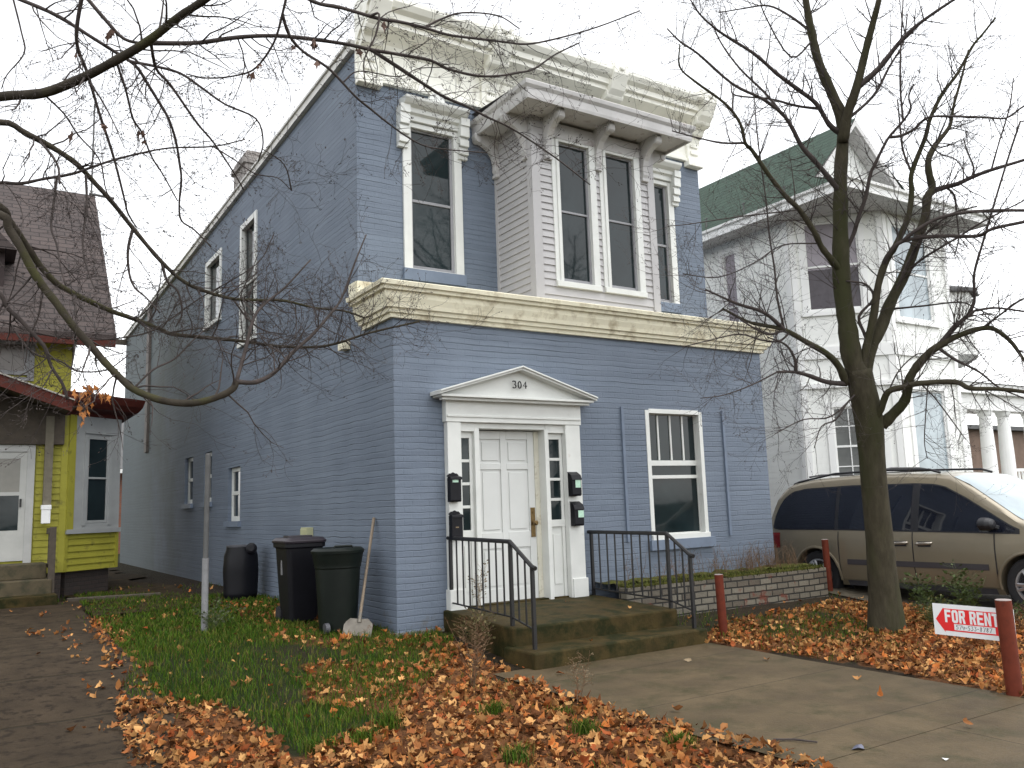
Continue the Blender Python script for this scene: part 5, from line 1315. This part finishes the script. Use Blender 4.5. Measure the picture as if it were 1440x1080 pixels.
def twigs(mb, C, R, dens, ln, rng, up=.0, wig=.16, depth=1, skip=.15, buds=None, rmin=.0030):
    tot = sum((C[i+1]-C[i]).length for i in range(len(C)-1)); n = int(tot*dens)
    for _ in range(n):
        f = skip+(1-skip)*rng.random(); i = min(len(C)-2, int(f*(len(C)-1)))
        ax = (C[i+1]-C[i]).normalized(); side = ax.cross(Vector((rng.gauss(0, 1), rng.gauss(0, 1), rng.gauss(0, 1)))).normalized()
        d = (ax*rng.uniform(.2, 1.0)+side).normalized()
        r = max(rmin, min(.008, R[i]*.42)); grow(mb, C[i].lerp(C[i+1], rng.random()), d, ln*rng.uniform(.45, 1.25), r, depth, rng, up, wig, buds)

# ---- left tree, its trunk just outside the picture
rng = random.Random(101)
LT = thing('shade_tree', 'bare mossy limbed maple reaching in from the left edge', 'tree', (-5.9, -1.7, gz(-5.9, -1.7)))
BIG = [  # points, depth from/to, radius px from/to
 ([(-330, 420), (-180, 250), (-60, 152), (0, 136), (60, 131), (110, 112), (150, 92), (205, 60), (250, 25), (290, -2), (340, -40)], 6.1, 5.2, 8, 5.0, 1),
 ([(-330, 560), (-200, 380), (-80, 262), (0, 291), (12, 309), (27, 330), (42, 352), (56, 373), (79, 398), (104, 413), (129, 425), (158, 438), (187, 448), (225, 463), (243, 470), (293, 475), (343, 480), (393, 487), (443, 488), (477, 482), (520, 468), (590, 452)], 6.1, 7.6, 6.2, 1.3, 1),
 ([(-340, 620), (-210, 420), (-90, 290), (0, 302), (12, 321), (29, 348), (44, 377), (60, 402), (77, 423), (98, 452), (113, 470), (130, 489), (147, 509), (168, 530), (187, 547), (227, 563), (270, 567), (307, 558), (327, 547), (332, 537)], 6.0, 6.3, 6.2, 4.6, 1),
 ([(-320, 480), (-180, 300), (-80, 200), (0, 172), (37, 188), (73, 207), (107, 230), (133, 257), (160, 287), (187, 321), (227, 368), (260, 397), (293, 411), (327, 420), (360, 422), (400, 423), (443, 433), (483, 437), (513, 447)], 6.1, 7.4, 5.2, 1.2, 1),
]
MED = [
 ([(205, 62), (235, 61), (280, 60), (340, 52), (400, 51), (480, 61), (522, 70), (563, 77), (605, 85), (630, 97), (667, 106), (699, 107), (730, 102), (751, 97), (780, 77), (815, 60)], 5.6, 6.8, 3.9, 1.0),
 ([(523, 72), (559, 94), (597, 119), (626, 137), (657, 150), (688, 166), (720, 181), (780, 221), (830, 260)], 5.9, 7.0, 3.2, .9),
 ([(395, -30), (440, 2), (480, 11), (532, 26), (563, 31), (597, 39), (630, 49), (667, 54), (709, 59), (740, 62), (780, 55), (840, 38), (900, 15)], 5.4, 6.6, 3.4, .9),
 ([(597, 39), (618, 28), (650, 18), (700, 22), (730, 40)], 5.8, 6.2, 2, .8),
 ([(-20, -20), (30, 0), (80, 22), (125, 50), (160, 72), (190, 92), (207, 117), (223, 143), (237, 167), (247, 197), (252, 227), (255, 253), (252, 287), (255, 310), (273, 323), (297, 347)], 5.6, 6.6, 3.4, 1.1),
 ([(-60, 262), (0, 257), (30, 258), (60, 252), (100, 245), (130, 235), (160, 225), (200, 215), (240, 208), (300, 206), (345, 196)], 6.1, 6.8, 3.2, .9),
 ([(-60, 440), (0, 452), (60, 470), (130, 478), (200, 470), (235, 452), (280, 420), (360, 372), (385, 330)], 6.3, 7.2, 1.6, .7),
 ([(330, 535), (343, 500), (357, 447), (375, 425), (400, 405), (437, 365)], 6.3, 6.9, 3.4, 1),
 ([(333, 537), (360, 537), (387, 523), (410, 497), (437, 473), (460, 447), (480, 420), (500, 367), (515, 330)], 6.3, 7.1, 4.2, 1),
 ([(-30, 395), (0, 413), (10, 432), (27, 448), (49, 472), (64, 490), (72, 515), (88, 540), (95, 562)], 6.0, 6.2, 4, 2),
 ([(80, 247), (75, 290), (72, 320), (80, 345), (85, 375), (92, 400)], 6.0, 6.0, 2, 1.1),
 ([(120, 240), (122, 290), (117, 330), (118, 360), (127, 390), (135, 410)], 6.0, 6.0, 2.1, 1.1),
 ([(116, -10), (108, 40), (110, 70), (122, 100), (140, 160), (155, 205), (165, 240), (175, 280), (180, 300), (192, 320)], 5.5, 6.2, 3.4, 1),
 ([(128, -10), (150, 30), (175, 55), (205, 62)], 5.4, 5.6, 3.2, 2),
 ([(167, 100), (177, 127), (187, 167), (200, 187), (213, 220), (230, 247), (250, 283)], 5.6, 6.2, 2, .9),
 ([(213, 70), (220, 97), (240, 120), (277, 173), (300, 200), (327, 240), (343, 267)], 5.5, 6.4, 2.6, .9),
 ([(187, 85), (217, 93), (253, 103), (283, 123), (317, 147), (360, 167), (370, 200), (363, 227)], 5.6, 6.3, 2.6, .9),
 ([(397, -20), (397, 20), (385, 60), (360, 95), (333, 106), (293, 110), (262, 104)], 5.5, 5.8, 2.2, .8),
 ([(397, 20), (407, 50), (427, 73), (463, 97), (499, 135), (522, 154), (543, 171), (572, 192), (597, 205), (626, 210), (685, 215)], 5.5, 6.6, 2.6, .8),
 ([(535, -10), (533, 20), (528, 50), (512, 85), (514, 120)], 5.3, 5.6, 2.3, .8),
 ([(55, 195), (80, 230), (84, 258)], 6.1, 6.0, 2.2, 1.4),
 ([(175, 330), (180, 352), (182, 385), (190, 405), (205, 418), (225, 440)], 6.4, 6.6, 2.4, 1),
 ([(226, 372), (235, 395), (250, 410), (256, 440), (247, 460)], 6.6, 6.8, 2.4, .9),
 ([(105, 415), (107, 450), (105, 490), (100, 520)], 6.1, 6.1, 2, 1),
 ([(0, 30), (30, 45), (34, 75), (10, 105), (2, 125)], 5.6, 5.7, 1.5, .7),
 ([(60, 134), (90, 160), (110, 190), (140, 225), (150, 270), (172, 300)], 6.0, 6.3, 1.6, .7),
 ([(300, 206), (330, 225), (360, 245), (390, 250), (410, 268)], 6.4, 6.8, 1.2, .6),
 ([(327, 420), (350, 450), (372, 465), (400, 470)], 6.9, 7.2, 1.6, .7),
 ([(190, 545), (215, 520), (245, 505), (270, 480), (290, 462)], 6.2, 6.6, 1.7, .8),
 ([(0, 480), (45, 495), (85, 508), (110, 522), (150, 520), (180, 500)], 6.2, 6.4, 1.8, .8),
 ([(60, 402), (55, 440), (40, 480), (36, 510)], 6.1, 6.1, 1.8, .8),
 ([(480, 110), (505, 100), (560, 108), (590, 96), (640, 95)], 5.9, 6.3, 1.2, .6),
 ([(430, 255), (400, 232), (370, 210)], 6.6, 6.5, 1.2, .7),
]
tr = MB(); cr = MB(); buds = MB()
b0 = Vector((-5.9, -1.7, gz(-5.9, -1.7)-.2)); tp = at(-300, 300, 6.1)
tr.tube(crom([b0, b0+Vector((.02, .02, .5)), b0+Vector((.05, -.02, 1.4)), Vector((-5.8, -1.6, 3.0)), Vector((-5.7, -1.7, 5.2)), Vector((-5.9, -1.9, 7.5))]), [.34, .30, .26, .24, .23, .22, .21, .21, .20, .20, .19, .18, .17, .16, .15, .13, .11, .09, .07, .05, .03], 14)
for pts, t0, t1, r0, r1, _ in BIG:
    q = at(*pts[0], t0); base = Vector((-5.8, -1.65, max(1.6, q.z-.5)))
    C, R = limb(pts, t0, t1, r0, r1, rng); tr.tube([base]+C, [R[0]*1.5]+R, 10)
    vis = [i for i in range(len(C)) if (to_px(C[i]) or (-99, 0))[0] > -60]; i0 = vis[0] if vis else 0
    twigs(cr, C[i0:], R[i0:], 7, .62, rng, -.01, .20, 2, .05, buds, .0026)
    far = [i for i in range(len(C)) if (to_px(C[i]) or (-99, 0))[0] > 255]
    if len(far) > 4 and r1 < 4: twigs(cr, C[far[0]:], R[far[0]:], 22, .55, rng, .02, .20, 2, .0, buds, .0026)
for pts, t0, t1, r0, r1 in MED:
    C, R = limb(pts, t0, t1, r0*.92, r1, rng, snap=True); cr.tube(C, R, 7)
    twigs(cr, C, R, 10, .50, rng, -.01, .19, 2, .08, buds, .0024)
tr.build('trunk', 'limb', LT, smooth=True); cr.build('crown', 'twig', LT, smooth=True); buds.build('bud', 'twig', LT)
# last dead leaves still hanging
m = MB(); rng = random.Random(8)
def hang(c, n, sp, drop):
    for _ in range(n):
        p = c+Vector((rng.gauss(0, sp), rng.gauss(0, sp), -abs(rng.gauss(0, drop)))); r_ = rng.uniform(.02, .045)
        a_ = rng.uniform(0, 2*pi); u_ = Vector((cos(a_), sin(a_), rng.uniform(-.3, .3))); dn = Vector((rng.gauss(0, .3), rng.gauss(0, .3), -1)).normalized()
        m.add([p, p+dn*r_+u_*r_*.6, p+dn*r_*1.2+u_*r_*.15, p+dn*r_*2.2, p+dn*r_*1.2-u_*r_*.2, p+dn*r_-u_*r_*.55], [(0, 1, 2), (0, 2, 3), (0, 3, 4), (0, 4, 5)])
hang(at(118, 540, 6.1), 34, .035, .10); hang(at(140, 548, 6.1), 14, .04, .04)
m.build('dead_leaf', 'orangeleaf', LT)
for x, y, k in ((100, 75, 3), (155, 170, 5), (112, 178, 3), (185, 188, 3), (437, 65, 6), (410, 70, 3), (365, 115, 4), (505, 45, 4), (182, 18, 5), (540, 35, 4), (195, 195, 3), (420, 130, 2), (395, 106, 2)): 
    b = min(SAMP, key=lambda q: (q[0]-x)**2+(q[1]-y)**2); m = MB(); hang(at(b[0], b[1], b[2]), k, .012, .015); m.build('dead_leaf', 'deadleaf', LT)

# ---- young tree in the right yard
rng = random.Random(202); SAMP.clear()
TB = Vector((5.1, -2.8, gz(5.1, -2.8)))
RT = thing('yard_tree', 'bare young tree with mossy trunk in the leaf covered right yard', 'tree', TB)
T0 = 10.27
tr = MB(); cr = MB(); buds = MB()
base = [(1250, 905), (1247, 880), (1244, 840), (1240, 800), (1237, 760), (1233, 720), (1229, 680), (1226, 640), (1223, 605), (1219, 575), (1213, 548), (1208, 520)]
rad = [33, 26, 21.5, 19.5, 18.5, 18, 17.5, 17.5, 19, 19.5, 18.5, 17]
C = crom([at(x, y, T0) for x, y in base], 4)
R = []
for i in range(len(base)-1): R += [(rad[i]+(rad[i+1]-rad[i])*k/4)*T0/FPX for k in range(4)]
R.append(rad[-1]*T0/FPX)
tr.tube(C, R, 16)
for q in range(0):     # root flare
    a_ = 2*pi*q/6+.4; p = TB+Vector((cos(a_)*.14, sin(a_)*.14, .16)); tr.tube([p, p+Vector((cos(a_)*.10, sin(a_)*.10, -.12)), p+Vector((cos(a_)*.24, sin(a_)*.24, -.22))], [.10, .075, .03], 7)
STEM = [
 ([(1208, 530), (1198, 502), (1191, 454), (1184, 401), (1182, 332), (1182, 280), (1182, 243), (1185, 174), (1170, 132), (1152, 90), (1141, 45), (1133, 0), (1124, -60)], 10.27, 10.4, 15, 3.8),
 ([(1185, 200), (1192, 160), (1204, 125), (1218, 69), (1228, 31), (1236, 0), (1250, -60)], 10.3, 9.9, 8, 3.2),
 ([(1212, 545), (1216, 500), (1228, 447), (1235, 401), (1246, 367), (1259, 346), (1277, 306), (1282, 271), (1282, 243), (1301, 194), (1308, 167), (1325, 132), (1346, 104), (1367, 66), (1381, 49), (1400, 25)], 10.27, 9.7, 6.2, 1.2),
 ([(1214, 540), (1224, 490), (1239, 460), (1252, 426), (1273, 384), (1290, 338), (1301, 306), (1304, 278), (1311, 265), (1306, 241), (1306, 223), (1313, 208), (1319, 199), (1330, 186), (1337, 173), (1341, 149), (1352, 110), (1362, 70)], 10.27, 10.8, 9.5, 1.1),
 ([(1240, 598), (1255, 583), (1273, 562), (1280, 530), (1301, 502), (1318, 488), (1350, 471), (1391, 461), (1419, 478), (1437, 502), (1455, 530)], 10.27, 9.6, 8.5, 1.6),
 ([(1228, 595), (1239, 575), (1249, 551), (1273, 544), (1294, 539), (1343, 537), (1364, 546), (1402, 547), (1440, 551), (1480, 560)], 10.2, 9.4, 5, 2.6),
 ([(1190, 540), (1180, 516), (1162, 497), (1134, 481), (1103, 464), (1072, 457), (1051, 452), (1016, 434)], 10.27, 9.6, 5.8, 1.6),
 ([(1182, 380), (1169, 365), (1155, 347), (1145, 326), (1124, 295), (1103, 274), (1079, 243), (1058, 212), (1048, 201), (1041, 174), (1020, 146), (978, 115), (956, 94), (956, 62)], 10.27, 9.4, 5, 1.0),
]
BR = [
 ([(1204, 125), (1235, 97), (1263, 62), (1287, 38), (1315, 17), (1350, -6)], 10.1, 9.7, 5.5, 1.8),
 ([(1197, 167), (1228, 135), (1250, 95), (1270, 60), (1276, 20)], 10.3, 10.6, 3, 1),
 ([(1184, 190), (1166, 175), (1148, 146), (1121, 125), (1093, 104), (1061, 76), (1023, 52), (1006, 40), (985, 21), (968, -5)], 10.3, 9.6, 5, 1.1),
 ([(1155, 155), (1121, 149), (1082, 139), (1034, 134), (1028, 120)], 10.2, 10.8, 2.6, .9),
 ([(1182, 275), (1171, 257), (1148, 229), (1127, 205), (1114, 180), (1100, 160), (1072, 139), (1030, 118), (982, 76), (957, 59), (938, 40)], 10.27, 9.8, 5.5, 1.1),
 ([(1100, 160), (1075, 130), (1041, 97), (1015, 62), (1000, 30)], 10, 10.4, 2.4, .9),
 ([(1048, 203), (1016, 201), (982, 194), (945, 184)], 9.7, 9.9, 2.2, .9),
 ([(1134, 45), (1110, 22), (1080, 8), (1045, 12), (1010, 18)], 10.3, 10.8, 2.4, .8),
 ([(1135, 60), (1112, 80), (1075, 20), (1068, -10)], 10.3, 10.0, 2, .8),
 ([(1186, 372), (1200, 330), (1207, 306), (1217, 278), (1224, 245), (1230, 232), (1239, 213), (1250, 193), (1265, 176), (1274, 165), (1281, 152), (1278, 135), (1285, 118)], 10.27, 9.8, 4, 1.1),
 ([(1250, 193), (1267, 191), (1285, 182), (1296, 171), (1311, 164), (1348, 164), (1385, 165), (1415, 166), (1439, 150), (1470, 140)], 9.9, 9.5, 2.6, 1.2),
 ([(1267, 168), (1266, 120), (1267, 60), (1270, 0)], 10, 10.4, 2, 1),
 ([(1282, 243), (1270, 212), (1266, 180), (1262, 140)], 10, 10.3, 2.2, 1),
 ([(1309, 268), (1330, 263), (1348, 258), (1367, 249), (1394, 239), (1440, 225), (1470, 215)], 10.6, 10.1, 5, 2),
 ([(1365, 250), (1369, 235), (1360, 212), (1355, 195)], 10.4, 10.4, 2, 1),
 ([(1330, 262), (1342, 275), (1345, 300), (1348, 335), (1342, 360)], 10.5, 10.4, 2, .8),
 ([(1241, 370), (1249, 358), (1270, 339), (1322, 332), (1374, 332), (1395, 322), (1440, 312), (1475, 305)], 10.1, 9.4, 4, 2.5),
 ([(1270, 338), (1287, 325), (1322, 306), (1374, 297), (1440, 296), (1475, 298)], 10, 9.5, 3.4, 2.2),
 ([(1258, 425), (1287, 350), (1310, 322), (1340, 300), (1374, 290)], 10.3, 9.9, 2.6, 1.2),
 ([(1276, 385), (1300, 362), (1345, 335), (1385, 310), (1440, 282)], 10.4, 10.0, 2.4, 1.1),
 ([(1322, 485), (1338, 462), (1357, 447), (1370, 425), (1370, 385), (1384, 335), (1400, 280), (1420, 215), (1435, 170)], 9.9, 9.6, 3, 1.3),
 ([(1318, 488), (1346, 457), (1370, 437)], 9.9, 9.8, 5, 2.5),
 ([(1318, 492), (1342, 505), (1377, 523), (1405, 545), (1440, 560)], 9.9, 9.5, 3, 1),
 ([(1370, 440), (1400, 433), (1440, 438)], 9.8, 9.6, 2.4, 1.4),
 ([(1258, 435), (1300, 430), (1350, 425), (1375, 435), (1400, 445)], 10.2, 9.7, 1.8, .8),
 ([(1107, 462), (1075, 440), (1034, 426), (992, 407)], 9.8, 9.4, 4, 1.4),
 ([(1103, 460), (1093, 419), (1089, 377), (1082, 332), (1077, 280), (1066, 200), (1060, 130)], 9.9, 10.0, 2.2, .9),
 ([(1100, 462), (1080, 470), (1050, 455), (1030, 440)], 9.8, 9.5, 2.5, 1),
 ([(1110, 465), (1095, 480), (1070, 478), (1040, 470), (1000, 478), (960, 488)], 9.9, 9.3, 2, .8),
 ([(1194, 542), (1162, 537), (1134, 527), (1114, 523), (1093, 523)], 10.2, 9.7, 5, 1.8),
 ([(1117, 524), (1118, 506), (1105, 485), (1079, 474)], 9.9, 9.7, 3.4, 1),
 ([(1094, 523), (1060, 540), (1020, 555), (985, 560)], 9.7, 9.2, 1.5, .7),
 ([(1205, 560), (1170, 585), (1130, 590), (1090, 610)], 10.1, 9.4, 1.8, .7),
 ([(1203, 570), (1175, 590), (1155, 600), (1145, 630)], 10.1, 9.6, 1.8, .7),
 ([(1240, 540), (1265, 520), (1290, 498), (1310, 500)], 10.2, 10, 1.4, .7),
 ([(1294, 540), (1315, 560), (1345, 600), (1358, 618)], 9.9, 9.6, 1.5, .6),
 ([(1300, 538), (1302, 580), (1300, 620), (1304, 645)], 9.9, 9.8, 1.2, .6),
 ([(1228, 490), (1216, 470), (1208, 445), (1228, 420), (1218, 400), (1190, 395)], 10.3, 10.2, 3.6, 1.2),
 ([(1124, 295), (1080, 300), (1030, 306), (970, 315), (940, 318)], 9.9, 9.4, 1.4, .7),
 ([(1145, 345), (1100, 345), (1060, 370), (1010, 390), (960, 385)], 9.9, 9.4, 1.3, .7),
 ([(1386, 480), (1410, 440), (1440, 420), (1475, 415)], 9.7, 9.5, 2, 1.2),
 ([(1394, 239), (1405, 200), (1420, 150), (1425, 110)], 10.3, 10.4, 1.6, .8),
 ([(1301, 194), (1320, 215), (1345, 225), (1360, 250)], 9.9, 9.9, 1.6, .7),
]
for pts, t0, t1, r0, r1 in STEM:
    C, R = limb(pts, t0, t1, r0, r1, rng); tr.tube(C, R, 12)
    twigs(cr, C, R, 9, .72, rng, .04, .10, 2, .2, buds, .0040)
for pts, t0, t1, r0, r1 in BR:
    C, R = limb(pts, t0, t1, r0*.82, r1*.9, rng, snap=True); cr.tube(C, R, 8)
    twigs(cr, C, R, 12, .58, rng, .04, .10, 2, .1, buds, .0038)
tr.build('trunk', 'bark', RT, smooth=True); cr.build('crown', 'twig', RT, smooth=True); buds.build('bud', 'twig', RT)
